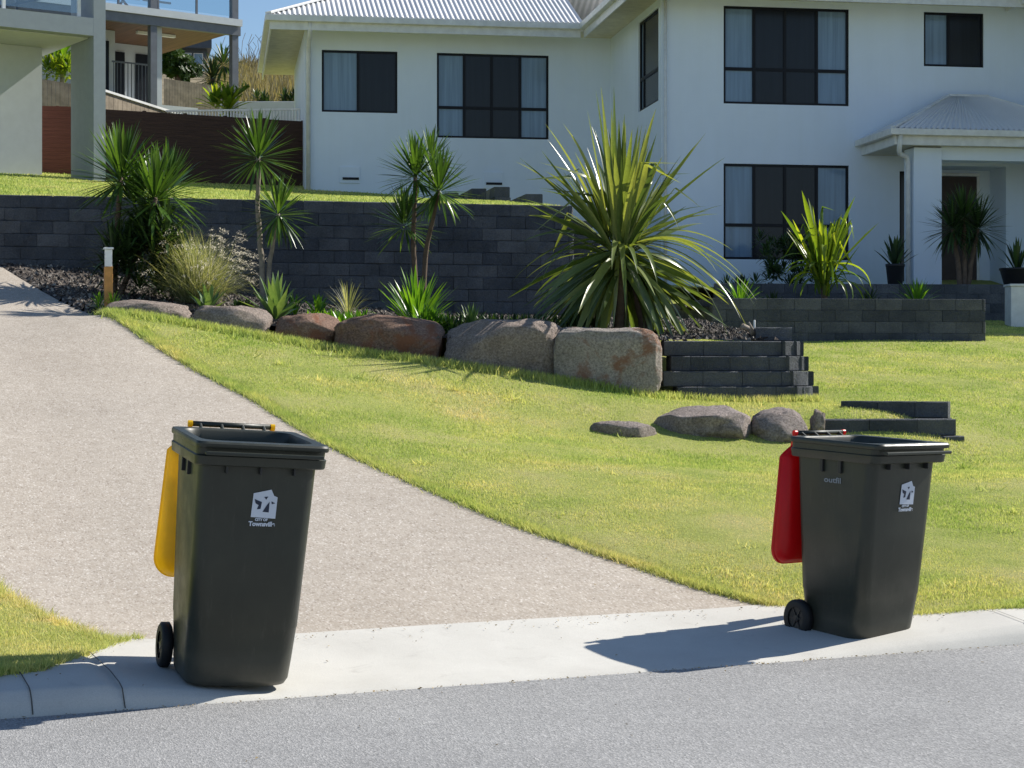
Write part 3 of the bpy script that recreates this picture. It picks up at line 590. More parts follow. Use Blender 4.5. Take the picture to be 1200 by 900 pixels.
def make_bin(name, label, loc, rot, lidmat, lidlabel, sc=(1.055, 1.055, 1.10), lo=0):
    root = thing(name, label, 'wheelie bin', loc, rot, 'open wheelie bins standing on the crossover'); BM = M['bin']; root.scale = sc
    mb = MB(); mb.smooth = True
    prof = [(.0,.43,-.17,.225,.10),(.006,.455,-.19,.235,.105),(.03,.475,-.21,.245,.11),(.12,.485,-.222,.25,.10),(.26,.493,-.235,.26,.075),(.262,.497,-.237,.262,.075),(.6,.51,-.266,.282,.065),(.9,.522,-.291,.30,.06),(.98,.526,-.298,.305,.06)]
    rings = [rrect(w, a, b, r, z) for z, w, a, b, r in prof]
    mb.loft(rings, cap0=True)
    mb.build('body', BM, root)
    # rim: skirt, two steps, top land, throat and inside walls
    lip = lambda x, y: 0
    rr = [(.535,-.305,.31,.06,.955),(.575,-.335,.325,.05,.957),(.58,-.345,.33,.05,.962),(.585,-.352,.333,.05,.998),(.572,-.340,.328,.05,1.003),(.574,-.346,.328,.05,1.030),(.585,-.372,.335,.045,1.034),(.588,-.376,.337,.045,1.040),
          (.588,-.376,.337,.045,1.052),(.580,-.368,.332,.045,1.060),(.50,-.272,.298,.085,1.058),(.488,-.262,.29,.085,1.048),(.478,-.25,.285,.085,1.0),(.46,-.22,.265,.08,.6),(.42,-.17,.225,.08,.05)]
    mb = MB(); mb.loft([rrect(w, a, b, r, z) for w, a, b, r, z in rr], cap1=True)
    o = mb.build('rim', BM, root, smooth=True); 
    try:
        md = o.modifiers.new('edges', 'EDGE_SPLIT'); md.split_angle = R(38)
    except Exception: pass
    # front comb lip, gussets
    mb = MB(); mb.box((0, -.385, 1.014), (.52, .03, .016)); mb.build('front_lip', BM, root, bevel=.004)
    for x in (-.15, 0, .15): mb = MB(); mb.box((x, -.312, .945), (.010, .035, .04)); mb.build('gusset', M['darkpl'], root, bevel=.003)
    for sx in (-1, 1):
        for y in (-.06, .08): mb = MB(); mb.box((sx*.262, y, .925), (.030, .024, .07)); mb.build('gusset', M['darkpl'], root, bevel=.003)
    # hinge brackets and bar at the rear
    mb = MB(); mb.tube([(-.185, .372, 1.072), (.185, .372, 1.072)], .0125, 14); mb.build('handle_bar', BM, root, smooth=True)
    for x in (-.15, -.05, .05, .15):
        mb = MB(); mb.bar((x, .31, 1.04), (x, .375, 1.074), .014, .02); mb.build('handle_bracket', BM, root, bevel=.004)
    mb = MB(); mb.tube([(-.27, .225, .10), (.27, .225, .10)], .011, 12); mb.build('axle', M['steelrod'], root, smooth=True)
    for sx in (-1, 1): mb = MB(); mb.box((sx*.19, .235, .11), (.06, .09, .15), taper=.8); mb.build('axle_housing', BM, root, bevel=.01)
    for sx in (-1, 1):
        def disc(prof):
            rg = []
            for off, rad in prof: rg.append([(sx*.27+off, .225+rad*math.cos(2*PI*j/36), .10+rad*math.sin(2*PI*j/36)) for j in range(36)])
            return rg
        mb = MB(); mb.loft(disc([(-.024,.06),(-.026,.088),(-.018,.1),(.018,.1),(.026,.088),(.024,.06)]), cap0=False)
        wh = mb.build('wheel', M['tyre'], root, smooth=True)
        mb = MB(); mb.loft(disc([(-.016,.064),(-.012,.02),(-.02,.018),(-.022,.0005)]),); mb.loft(disc([(.016,.064),(.012,.026),(.024,.022),(.026,.0005)]))
        for j in range(6):
            a = j*PI/3; mb.bar((sx*.27, .225+.02*math.cos(a), .10+.02*math.sin(a)), (sx*.27, .225+.064*math.cos(a), .10+.064*math.sin(a)), .036, .008)
        mb.build('rim', M['darkpl'], wh)
    # open lid hanging down behind the bin, dome towards the body
    mb = MB(); mb.smooth = True
    def lidring(inset, off, sm=1):
        pts = []; n = 44; Lh = .67
        base = rrect(.615-2*inset, -Lh+inset, 0-inset*.6, max(.09-inset*.4, .02), 0, 10)
        for x, v, _ in base:
            s = -v/Lh; tp = min(1, .60+.5*min(1, s/.22)**.8 if s < .22 else 1)    # narrow at the hinge
            tp = .62+.38*math.sin(min(1, max(0, s)/.22)*PI/2)
            y = .395-lo*.6+(.075-lo*.8)*math.sin(min(1, s*2.6)*PI/2)-off*.85*min(1, .35+s*3)
            pts.append((x*tp, y, 1.035+v))
        return pts
    mb.loft([lidring(.032, .012), lidring(.008, .0), lidring(0, .004), lidring(0, .022), lidring(.006, .026), lidring(.012, .07), lidring(.035, .098), lidring(.08, .112), lidring(.16, .12)], cap1=True)
    mb.loft([lidring(.032, .012), lidring(.038, .062), lidring(.055, .086), lidring(.09, .098), lidring(.16, .106)], cap1=True)
    lid = mb.build('lid', lidmat, root, smooth=True); lid['label'] = lidlabel
    md = lid.modifiers.new('edges', 'EDGE_SPLIT'); md.split_angle = R(50)
    for x in (-.15, .0, .15):
        mb = MB(); mb.box((x, .415, .70), (.012, .03, .42)); mb.build('lid_rib', lidmat, lid, bevel=.004)
    for x in (-.196, .196):
        mb = MB(); mb.tube([(x-.010, .372, 1.072), (x+.010, .372, 1.072)], .015, 14); mb.bar((x, .375, 1.065), (x*.97, .40, .985), .018, .016); mb.build('hinge_lug', lidmat, lid, smooth=False)
    for x in (-.10, .10):
        mb = MB(); mb.box((x, .455, .47), (.05, .04, .11)); mb.build('lid_grip', lidmat, lid, bevel=.008)
    # council sticker on the front
    def fy(z): return -(.266+(z-.6)/.3*.025)-.002
    sl = math.atan(.025/.3); sx0, sz0 = .03, .80
    mb = MB(); out = [(-.052,-.058),(.058,-.062),(.060,.030),(.044,.036),(.030,.062),(-.048,.044)]
    mb.poly([(x, 0, z) for x, z in out]); st_ = mb.build('sticker', M['sticker'], root); st_.location = (sx0, fy(sz0)-.002, sz0); st_.rotation_euler = (sl*1.0, 0, 0)
    ink = [[(-.042,.020),(-.020,.012),(-.008,.008),(-.012,-.022),(-.028,-.024),(-.022,-.006),(-.036,.002)], [(.000,.030),(.018,.032),(.010,.018)], [(-.002,-.034),(.026,-.036),(.026,.010),(.030,.016),(.014,-.006)], [(.034,.012),(.052,.004),(.036,.000)]]
    mb = MB()
    for pl in ink: mb.poly([(x, -.0012, z) for x, z in pl])
    q = mb.build('emblem', M['ink'], st_)
    text_mesh('lettering', 'CITY OF', .015, M['sticker'], root, (sx0-.004, fy(.727)-.002, .727), (PI/2+sl, 0, 0), .0005, .0008)
    text_mesh('lettering', 'Townsville', .027, M['sticker'], root, (sx0, fy(.705)-.002, .705), (PI/2+sl, 0, 0), .0005, .0012)
    return root
def st3(px, py, D): return W(px, py, D)
make_bin('recycling_bin', 'dark green wheelie bin on the left with its yellow lid hanging open behind', (-1.35, 9.0, .060), (R(3.6), R(3.4), R(20)), M['yellow'], 'open yellow lid hanging down')
rb = make_bin('rubbish_bin', 'dark green wheelie bin on the right with its red lid hanging open behind', (1.965, 10.60, .012), (R(2.2), R(.4), R(36)), M['red'], 'open red lid hanging down', (.995, .995, 1.068), .03)
ml = text_mesh('maker_lettering', 'outfil', .040, plain('faded_grey_print', (.22,.25,.28), .5), rb, (-.2620, .0, .838), (R(92), 0, R(-90)), .0005, .0008); ml.scale = (1.6, 1, 1)

# ------------------------------------------------------------------ main house
TH = math.atan(.158); HU_ = Vector((math.cos(TH), math.sin(TH))); HV_ = Vector((-math.sin(TH), math.cos(TH)))
C0 = Vector((2.82, 35.5)); ZB = 3.10
house = thing('white_house', 'white rendered split level house with black framed windows and white metal roof', 'house', (C0.x, C0.y, ZB), TH)
def wall_open(mb, x0, x1, z0, z1, y, ops, dep=.09, axis='x', cap=None):
    """front face at y (or at x for axis 'y') with openings and their reveals; z absolute"""
    xs = sorted({x0, x1, *[o[0] for o in ops], *[o[1] for o in ops]}); zs = sorted({z0, z1, *[o[2] for o in ops], *[o[3] for o in ops]})
    def P(a, z, d=0): return (a, y+d, z-ZB) if axis == 'x' else (y+d, a, z-ZB)
    for i in range(len(xs)-1):
        for j in range(len(zs)-1):
            mx, mz = (xs[i]+xs[i+1])/2, (zs[j]+zs[j+1])/2
            if any(o[0] < mx < o[1] and o[2] < mz < o[3] for o in ops): continue
            q = [P(xs[i], zs[j]), P(xs[i+1], zs[j]), P(xs[i+1], zs[j+1]), P(xs[i], zs[j+1])]
            mb.poly(q if axis == 'x' else q[::-1])
    for a, b, c, d in ops:
        mb.poly([P(a, c), P(b, c), P(b, c, dep), P(a, c, dep)]); mb.poly([P(a, d), P(a, d, dep), P(b, d, dep), P(b, d)])
        mb.poly([P(a, c), P(a, c, dep), P(a, d, dep), P(a, d)]); mb.poly([P(b, c), P(b, d), P(b, d, dep), P(b, c, dep)])
def window(x0, x1, z0, z1, y, cols, trans=None, axis='x', reveal=.05):
    f = .045; mb = MB(); yy = y+reveal
    def B(a0, a1, c0, c1, d0, d1):
        if axis == 'x': mb.box(((a0+a1)/2, (d0+d1)/2, (c0+c1)/2-ZB), (a1-a0, d1-d0, c1-c0))
        else: mb.box(((d0+d1)/2, (a0+a1)/2, (c0+c1)/2-ZB), (d1-d0, a1-a0, c1-c0))
    B(x0+.002, x1-.002, z0+.002, z0+f, yy-.02, yy+.04); B(x0+.002, x1-.002, z1-f, z1-.002, yy-.02, yy+.04)
    B(x0+.002, x0+f, z0+f, z1-f, yy-.018, yy+.04); B(x1-f, x1-.002, z0+f, z1-f, yy-.018, yy+.04)
    bx = [x0+(x1-x0)*c[0] for c in cols]+[x1]
    for b in bx[1:-1]: B(b-.028, b+.028, z0+f, z1-f, yy-.016, yy+.038)
    zt = z0+(z1-z0)*trans if trans else None
    if zt:
        for i in range(len(cols)): B(bx[i]+.03, bx[i+1]-.03, zt-.03, zt+.03, yy-.014, yy+.036)
    win = mb.build('window', M['wframe'], house)
    for i, c in enumerate(cols):
        for lo, hi in ([(z0+f, zt-.03), (zt+.03, z1-f)] if zt else [(z0+f, z1-f)]):
            a0 = bx[i]+(f if i == 0 else .028); a1 = bx[i+1]-(f if i == len(cols)-1 else .028); d = yy+(.018 if c[1] == 'b' else .004)
            mb = MB()
            if axis == 'x': mb.poly([(a0, d, lo-ZB), (a1, d, lo-ZB), (a1, d, hi-ZB), (a0, d, hi-ZB)])
            else: mb.poly([(d, a0, lo-ZB), (d, a0, hi-ZB), (d, a1, hi-ZB), (d, a1, lo-ZB)])
            mb.build('pane', M['blind'] if c[1] == 'b' else M['screen'], win)
    return win
WT = 8.66
def build_house():
    LB = 4.57; W1 = (1.218, 3.70, 6.56, 8.42); W2 = (1.218, 3.70, 3.60, 5.42); W3 = (5.21, 6.43, 7.37, 8.42); REC = (5.30, 6.89, 3.0, 5.45); SL = (4.72, 5.10, 3.2, 5.33)
    mb = MB()
    wall_open(mb, 0, 11.5, 2.2, WT, 0, [W1, W2, W3]+[REC, SL])
    wall_open(mb, 0, LB, 2.2, WT, 0, [(.22, 1.94, 6.62, 8.40)], axis='y')
    wall_open(mb, -6.49, 0, 2.2, WT, LB, [(-6.14, -4.56, 6.86, 8.15), (-3.73, -1.345, 6.37, 8.15)])
    z0 = 2.2-ZB; z1 = WT-ZB
    mb.poly([(-6.49, LB+5.3, z0), (-6.49, LB, z0), (-6.49, LB, z1), (-6.49, LB+5.3, z1)]); mb.poly([(11.5, 0, z0), (11.5, 9.9, z0), (11.5, 9.9, z1), (11.5, 0, z1)]); mb.poly([(-6.49, LB+5.3, z0), (-6.49, LB+5.3, z1), (11.5, 9.9, z1), (11.5, 9.9, z0)])
    # recessed entry
    a, b, c, d = REC; q = .78; c -= ZB; d -= ZB
    mb.poly([(a, q, c), (b, q, c), (b, q, d), (a, q, d)]); mb.poly([(a, .09, c), (a, q, c), (a, q, d), (a, .09, d)]); mb.poly([(b, .09, c), (b, .09, d), (b, q, d), (b, q, c)]); mb.poly([(a, .09, d), (a, q, d), (b, q, d), (b, .09, d)])
    # protruding part at the far right
    mb.poly([(7.65, -4, z0), (7.65, -.002, z0), (7.65, -.002, z1), (7.65, -4, z1)]); mb.poly([(7.65, -4, z0), (7.65, -4, z1), (11.5, -4, z1), (11.5, -4, z0)]); mb.poly([(11.5, -4, z0), (11.5, -4, z1), (11.5, 0, z1), (11.5, 0, z0)])
    mb.build('wall', M['wall'], house)
    C = [(0,'b'),(.245,'s'),(.49,'s'),(.745,'b')]
    window(*W1, 0, C, .36); window(*W2, 0, C, .36); window(*W3, 0, [(0,'b'),(.42,'s')]); window(*SL, 0, [(0,'s')])
    window(.22, 1.94, 6.62, 8.40, 0, [(0,'s'),(.82,'b')], .36, axis='y')
    window(-6.14, -4.56, 6.86, 8.15, LB, [(0,'b'),(.48,'s')]); window(-3.73, -1.345, 6.37, 8.15, LB, C, .36)
    mb = MB(); mb.box((6.14, .75, (3.16+5.32)/2-ZB), (.9, .05, 2.16)); dr = mb.build('door', M['door'], house, bevel=.006)
    mb = MB(); mb.box((5.80, .70, 4.2-ZB), (.03, .05, .35)); mb.build('handle', M['steelrod'], dr, bevel=.005)
    mb = MB(); mb.box((6.14, .745, 5.36-ZB), (1.02, .06, .06)); mb.box((5.66, .745, 4.24-ZB), (.05, .06, 2.16)); mb.box((6.62, .745, 4.24-ZB), (.05, .06, 2.16)); mb.build('door_frame', M['whitepaint'], house)
    # roof
    ov = .78; ez = 8.60-ZB; tz = .42
    mb = MB(); pit = math.tan(R(25))
    x0, y0 = -6.49-ov, LB-ov; dpt = 6.9+.0; y1 = y0+dpt; rx = x0+dpt/2; ry = y0+dpt/2; rz = ez+.10+dpt/2*pit; xr = 0-ov
    def corr(mb, quad, n, amp=.018):       # corrugated sheet between eave a-b and ridge d-c
        a, b, c, d = [Vector(p) for p in quad]; nn = (b-a).cross(d-a).normalized(); vs = []
        for i in range(n*4+1):
            u = i/(n*4); o = nn*amp*(math.cos(u*n*2*PI)); vs += [a.lerp(b, u)+o, d.lerp(c, u)+o]
        mb.add(vs, [(2*i, 2*i+2, 2*i+3, 2*i+1) for i in range(n*4)])
    def tri_roof(mb, eL, eR, up, k0, k1, n):   # trapezoid with sloping ends, sheet ribs running straight up the slope
        eL, eR, up = Vector(eL), Vector(eR), Vector(up); Lh = (eR-eL).length; e = (eR-eL)/Lh; nn = e.cross(up).normalized(); vs = []; m = n*6
        for i in range(m+1):
            s = Lh*i/m; f = 1
            if k0 and s < k0: f = min(f, s/k0)
            if k1 and Lh-s < k1: f = min(f, (Lh-s)/k1)
            o = nn*.016*math.cos(i/6*2*PI); p = eL+e*s; vs += [p+o, p+up*max(f, .0001)+o]
        mb.add(vs, [(2*i, 2*i+2, 2*i+3, 2*i+1) for i in range(m)])
    h2 = dpt/2; zz = ez+.12
    tri_roof(mb, (x0, y0, zz), (xr+.02, y0, zz), (0, h2, h2*pit), h2, 0, 62)
    tri_roof(mb, (x0, y1, zz), (x0, y0, zz), (h2, 0, h2*pit), h2, h2, 60)
    tri_roof(mb, (xr+2, y1, zz), (x0, y1, zz), (0, -h2, h2*pit), 0, h2, 60)
    # right wing roof (hip): eave line comes forward
    X1 = 12.2; ya = -ov; yb = 9.9+ov; hw = 5.2
    tri_roof(mb, (xr, yb, zz), (xr, ya, zz), (hw, 0, hw*pit), hw, hw, 95)
    tri_roof(mb, (xr, ya, zz), (X1, ya, zz), (0, hw, hw*pit), hw, hw, 120)
    tri_roof(mb, (xr, y0, zz), (xr+h2, y0, zz), (0, h2, h2*pit), 0, 0, 30) if False else None
    rf = mb.build('roof', M['roof'], house, smooth=True)
    for pa, pb in (((x0, y0, zz+.02), (x0+h2, y0+h2, zz+.03+h2*pit)), ((xr, ya, zz+.02), (xr+hw, ya+hw, zz+.03+hw*pit))): mb = MB(); mb.bar(pa, pb, .16, .05); mb.build('ridge_cap', M['roof'], rf, bevel=.01)
    def eave(name, segs, w=.12, h=.13, z=zz-.075):
        mb = MB()
        for (ax, ay), (bx, by) in segs: mb.bar((ax, ay, z), (bx, by, z), w, h)
        return mb.build(name, M['gutter'], house, bevel=.012)
    eave('gutter', [((x0-.05, y0), (xr+.05, y0)), ((x0, y1), (x0, y0+.06)), ((xr, y0-.06), (xr, ya)), ((xr-.06, ya), (X1, ya))])
    mb = MB(); zf = zz-.20
    mb.bar((x0+.03, y0+.06, zf), (xr-.02, y0+.06, zf), .03, .20); mb.bar((x0+.06, y1, zf), (x0+.06, y0+.08, zf), .03, .20); mb.bar((xr+.06, y0+.04, zf), (xr+.06, ya+.08, zf), .03, .20); mb.bar((xr+.03, ya+.06, zf), (X1, ya+.06, zf), .03, .20)
    mb.build('fascia', M['gutter'], house)
    mb = MB(); zs = zz-.17                                       # soffit linings
    for a in ([(x0+.08, y0+.08), (xr+.1, y0+.08), (xr+.1, LB+.02), (x0+.08, LB+.02)], [(x0+.08, LB+.02), (-6.47, LB+.02), (-6.47, y1), (x0+.08, y1)], [(xr+.08, ya+.08), (.02, ya+.08), (.02, LB+.02), (xr+.1, LB+.02)], [(.02, ya+.08), (X1, ya+.08), (X1, .02), (.02, .02)]):
        mb.poly([(x, y, zs) for x, y in a][::-1])
    mb.build('soffit', M['soffit'], house)
    # eave of the protruding right part
    mb = MB(); mb.box(((6.9+11.9)/2, -2.8, zs-.02), (5.0, 5.2, .05)); mb.build('side_soffit', M['soffit'], house)
    mb = MB(); mb.bar((6.88, -.03, zf+.06), (6.88, -5.4, zf+.06), .04, .22); mb.build('side_fascia', M['gutter'], house)
    # downpipes
    def pipe(pts, r=.045, p=house):
        mb = MB(); mb.tube(pts, r, 12); return mb.build('downpipe', M['gutter'], p, smooth=True)
    gx = -6.42; pipe([(gx, LB-ov+.05, zz-.14), (gx, LB-ov+.08, zz-.34), (gx, LB-.16, zz-.50), (gx, LB-.07, zz-.62), (gx, LB-.07, 5.2-ZB)])
    pipe([(.07, -.06, 2.6-ZB), (.07, -.06, WT-ZB)], .03)
    for a, zt in ((-5.76, 5.72), (-2.74, 5.66)):
        mb = MB(); mb.box((a+.2, LB-.012, zt-.17-ZB), (.42, .03, .34)); v = mb.build('vent_hatch', M['wall'], house, bevel=.006)
        mb = MB(); mb.box((a+.22, LB-.034, zt-.245-ZB), (.34, .02, .05)); mb.build('slot', M['wframe'], v)
    # porch
    pe = 5.91-ZB; a0, a1, f = 3.87, 8.1, -1.93; r0, r1, rz2 = 5.62, 6.42, 6.78-ZB
    mb = MB(); E = [(a0, f, pe), (a1, f, pe), (a1, -.01, pe), (a0, -.01, pe)]; T0 = (r0, -.22, rz2); T1 = (r1, -.22, rz2)
    def ribs(q, n):
        a, b, c, d = [Vector(p) for p in q]
        nn = (b-a).cross(d-a).normalized(); vs = []
        for i in range(n*4+1):
            u = i/(n*4); o = nn*.012*math.cos(u*n*2*PI); vs += [a.lerp(b, u)+o, d.lerp(c, u)+o]
        mb.add(vs, [(2*i, 2*i+2, 2*i+3, 2*i+1) for i in range(n*4)])
    ribs((E[0], E[1], T1, T0), 40); mb.poly([E[3], E[0], T0]); mb.poly([E[1], E[2], T1]); mb.poly([E[2], E[3], T0, T1])
    pr = mb.build('porch_roof', M['roof'], house)
    mb = MB(); mb.bar((a0, f, pe+.01), T0, .1, .04); mb.bar((a1, f, pe+.01), T1, .1, .04); mb.bar(T0, T1, .12, .05); mb.build('ridge_cap', M['gutter'], pr, bevel=.008)
    mb = MB(); mb.bar((a0-.06, f, pe-.07), (a1, f, pe-.07), .12, .12); mb.bar((a0, f+.06, pe-.07), (a0, -.01, pe-.07), .12, .12); mb.build('porch_gutter', M['gutter'], house, bevel=.01)
    mb = MB(); mb.bar((a0+.05, f+.1, pe-.21), (a1, f+.1, pe-.21), .05, .17); mb.bar((a0+.1, f+.13, pe-.21), (a0+.1, -.01, pe-.21), .05, .17); mb.build('porch_fascia', M['gutter'], house)
    mb = MB(); mb.poly([(a0+.08, f+.08, pe-.29), (a0+.08, -.01, pe-.29), (a1, -.01, pe-.29), (a1, f+.08, pe-.29)]); mb.build('porch_ceiling', M['soffit'], house)
    mb = MB(); mb.box((4.66, -1.36, (3.0+5.60)/2-ZB), (.54, .5, 2.60)); mb.build('porch_column', M['wall'], house, bevel=.008)
    mb = MB(); mb.box((6.4, -1.36, pe-.29-.12), (2.93, .4, .24)); mb.build('porch_beam', M['wall'], house, bevel=.005)
    pipe([(4.02, f+.02, pe-.12), (4.02, f+.10, pe-.40), (4.10, f+.28, pe-.44), (4.28, -1.52, pe-.48), (4.31, -1.52, pe-.6), (4.31, -1.52, 3.0-ZB)])
build_house()

# ------------------------------------------------------------------ neighbouring house with blade column (left)
NA = R(34)
def neighbour():
    ox, oy, zg = -8.02, 36.0, 5.0
    root = thing('neighbour_house', 'grey and white house with a tall blade column and slab balcony at the left edge', 'house', (ox, oy, zg), NA)
    def bx(name, mat, x0, x1, y0, y1, z0, z1, bev=0, p=root):
        mb = MB(); mb.box(((x0+x1)/2, (y0+y1)/2, (z0+z1)/2-zg), (x1-x0, y1-y0, z1-z0)); return mb.build(name, mat, p, bevel=bev)
    bx('column', M['greywall'], 0, .24, .003, 1.2, 4.2, 12.2)
    bx('balcony_slab', M['greywall'], -9, -.004, 0, 5.2, 7.90, 8.24)
    bx('soffit', M['warmgrey'], -9, -.02, .25, 5.1, 7.88, 7.897)
    bx('wall', M['warmgrey'], -9, -.40, 1.72, 5, 4.2, 7.875)
    w = bx('window', M['blue'], -2.9, -1.86, 1.66, 1.76, 5.3, 7.25); bx('pane', M['screen'], -2.8, -1.95, 1.65, 1.655, 5.4, 7.15, 0, w)
    bx('upper_wall', M['warmgrey'], -9, -2.9, 2.2, 5, 8.245, 12)
    for x in (-.25, -1.72, -3.2): bx('balustrade_post', M['whitepaint'], x-.03, x+.03, .10, .16, 8.24, 9.3)
    for a, b in ((-1.68, -.29), (-3.16, -1.76), (-5, -3.24)): bx('glass_panel', M['cglass'], a, b, .12, .13, 8.32, 9.28)
    bx('handrail', M['whitepaint'], -6, -.2, .09, .17, 9.3, 9.35)
    mb = MB(); mb.bar((-1.6, .9, 8.4-zg), (-.5, .9, 8.75-zg), .05); mb.bar((-1.6, .9, 8.75-zg), (-.4, .9, 8.85-zg), .05); mb.bar((-1.2, .9, 8.24-zg), (-1.2, .9, 8.8-zg), .05); c = mb.build('balcony_railing', M['steel'], root)
neighbour()
def fences():
    p0 = W(-20, 0, 36.9); p1 = W(356, 0, 39.9); pts = []
    def run(name, label, a, b, zt, zb, mat, n):
        L = math.hypot(b[0]-a[0], b[1]-a[1]); an = math.atan2(b[1]-a[1], b[0]-a[0]); root = thing(name, label, 'fence', (a[0], a[1], zb), an)
        mb = MB(); h = zt-zb; k = int(h/.085)
        for i in range(k): mb.cur = random.random(); mb.box((L/2, 0, .04+i*.085), (L, .022+.004*(i%2), .083))
        mb.build('slat_panel', mat, root)
        for i in range(n+1):
            mb = MB(); mb.box((L*i/n, .045, h/2), (.07, .06, h)); mb.build('post', mat, root)
    cpx = 121; m = W(cpx, 0, 38.0)
    run('slat_fence', 'dark brown horizontal slat fence beside the white house', (m[0]+.0, m[1]), (p1[0], p1[1]), 6.79, 4.9, M['fence'], 5)
    q0 = W(30, 0, 38.7); q1 = W(104, 0, 38.9); run('slat_fence', 'reddish brown slat fence seen beneath the neighbour balcony', q0, q1, 6.95, 4.9, M['fence2'], 2)
    # gate rod at the house corner
    # pale picket pool fence just behind
    a = W(195, 0, 42.5); b = W(360, 0, 41.0); L = math.hypot(b[0]-a[0], b[1]-a[1]); root = thing('picket_fence', 'white lit picket top fence just behind the dark slat fence', 'fence', (a[0], a[1], 6.4), math.atan2(b[1]-a[1], b[0]-a[0]))
    mb = MB(); z0, z1 = .0, .86; n = 46
    for i in range(n): 
        zz = .92-.16*i/n; mb.box((L*(i+.5)/n, 0, zz/2), (.035, .02, zz))
    mb.build('picket_panel', M['whitepaint'], root); mb = MB(); mb.bar((0, 0, .94), (L, 0, .78), .06, .04); mb.build('rail', M['whitepaint'], root)
    # grey paling with white capping, sloping
    a = W(122, 0, 41.0); b = W(204, 0, 42.8); za = 1.55+(430-108)/F*41; zb = 1.55+(430-134)/F*42.8
    root = thing('paling_fence', 'grey paling fence with sloping white capping in front of the rear house', 'fence', (a[0], a[1], 6.0)); mb = MB()
    ln = Vector((b[0]-a[0], b[1]-a[1])); n = 16
    for i in range(n):
        c = ln*((i+.5)/n); z = za+(zb-za)*(i+.5)/n-6.0; mb.cur = random.random(); mb.box((c.x, c.y, z/2), (ln.length/n-.008, .02, z), rot=math.atan2(ln.y, ln.x))
    mb.build('paling_panel', M['paling'], root); mb = MB(); mb.bar((0, 0, za-6+.03), (ln.x, ln.y, zb-6+.03), .09, .05); mb.build('capping', M['whitepaint'], root)
    a = W(40, 0, 43.0); b = W(100, 0, 43.6); root = thing('paling_fence', 'grey paling fence seen above the reddish slat fence', 'fence', (a[0], a[1], 6.3)); mb = MB(); ln = Vector((b[0]-a[0], b[1]-a[1])); n = 12
    for i in range(n):
        c = ln*((i+.5)/n); z = 1.55+(430-(93+5*i/n))/F*43.2-6.3; mb.cur = random.random(); mb.box((c.x, c.y, z/2), (ln.length/n-.008, .02, z), rot=math.atan2(ln.y, ln.x))
    mb.build('paling_panel', M['paling'], root)
    a = W(192, 0, 56); b = W(262, 0, 57); root = thing('paling_fence', 'tan timber boundary fence below the green tree', 'fence', (a[0], a[1], 8.2)); mb = MB(); ln = Vector((b[0]-a[0], b[1]-a[1])); n = 22
    for i in range(n):
        c = ln*((i+.5)/n); z = 1.55+(430-(95+4*i/n))/F*56.5-8.2; mb.cur = random.random(); mb.box((c.x, c.y, z/2), (ln.length/n-.006, .02, z), rot=math.atan2(ln.y, ln.x))
    mb.build('paling_panel', M['paling'], root)
fences()
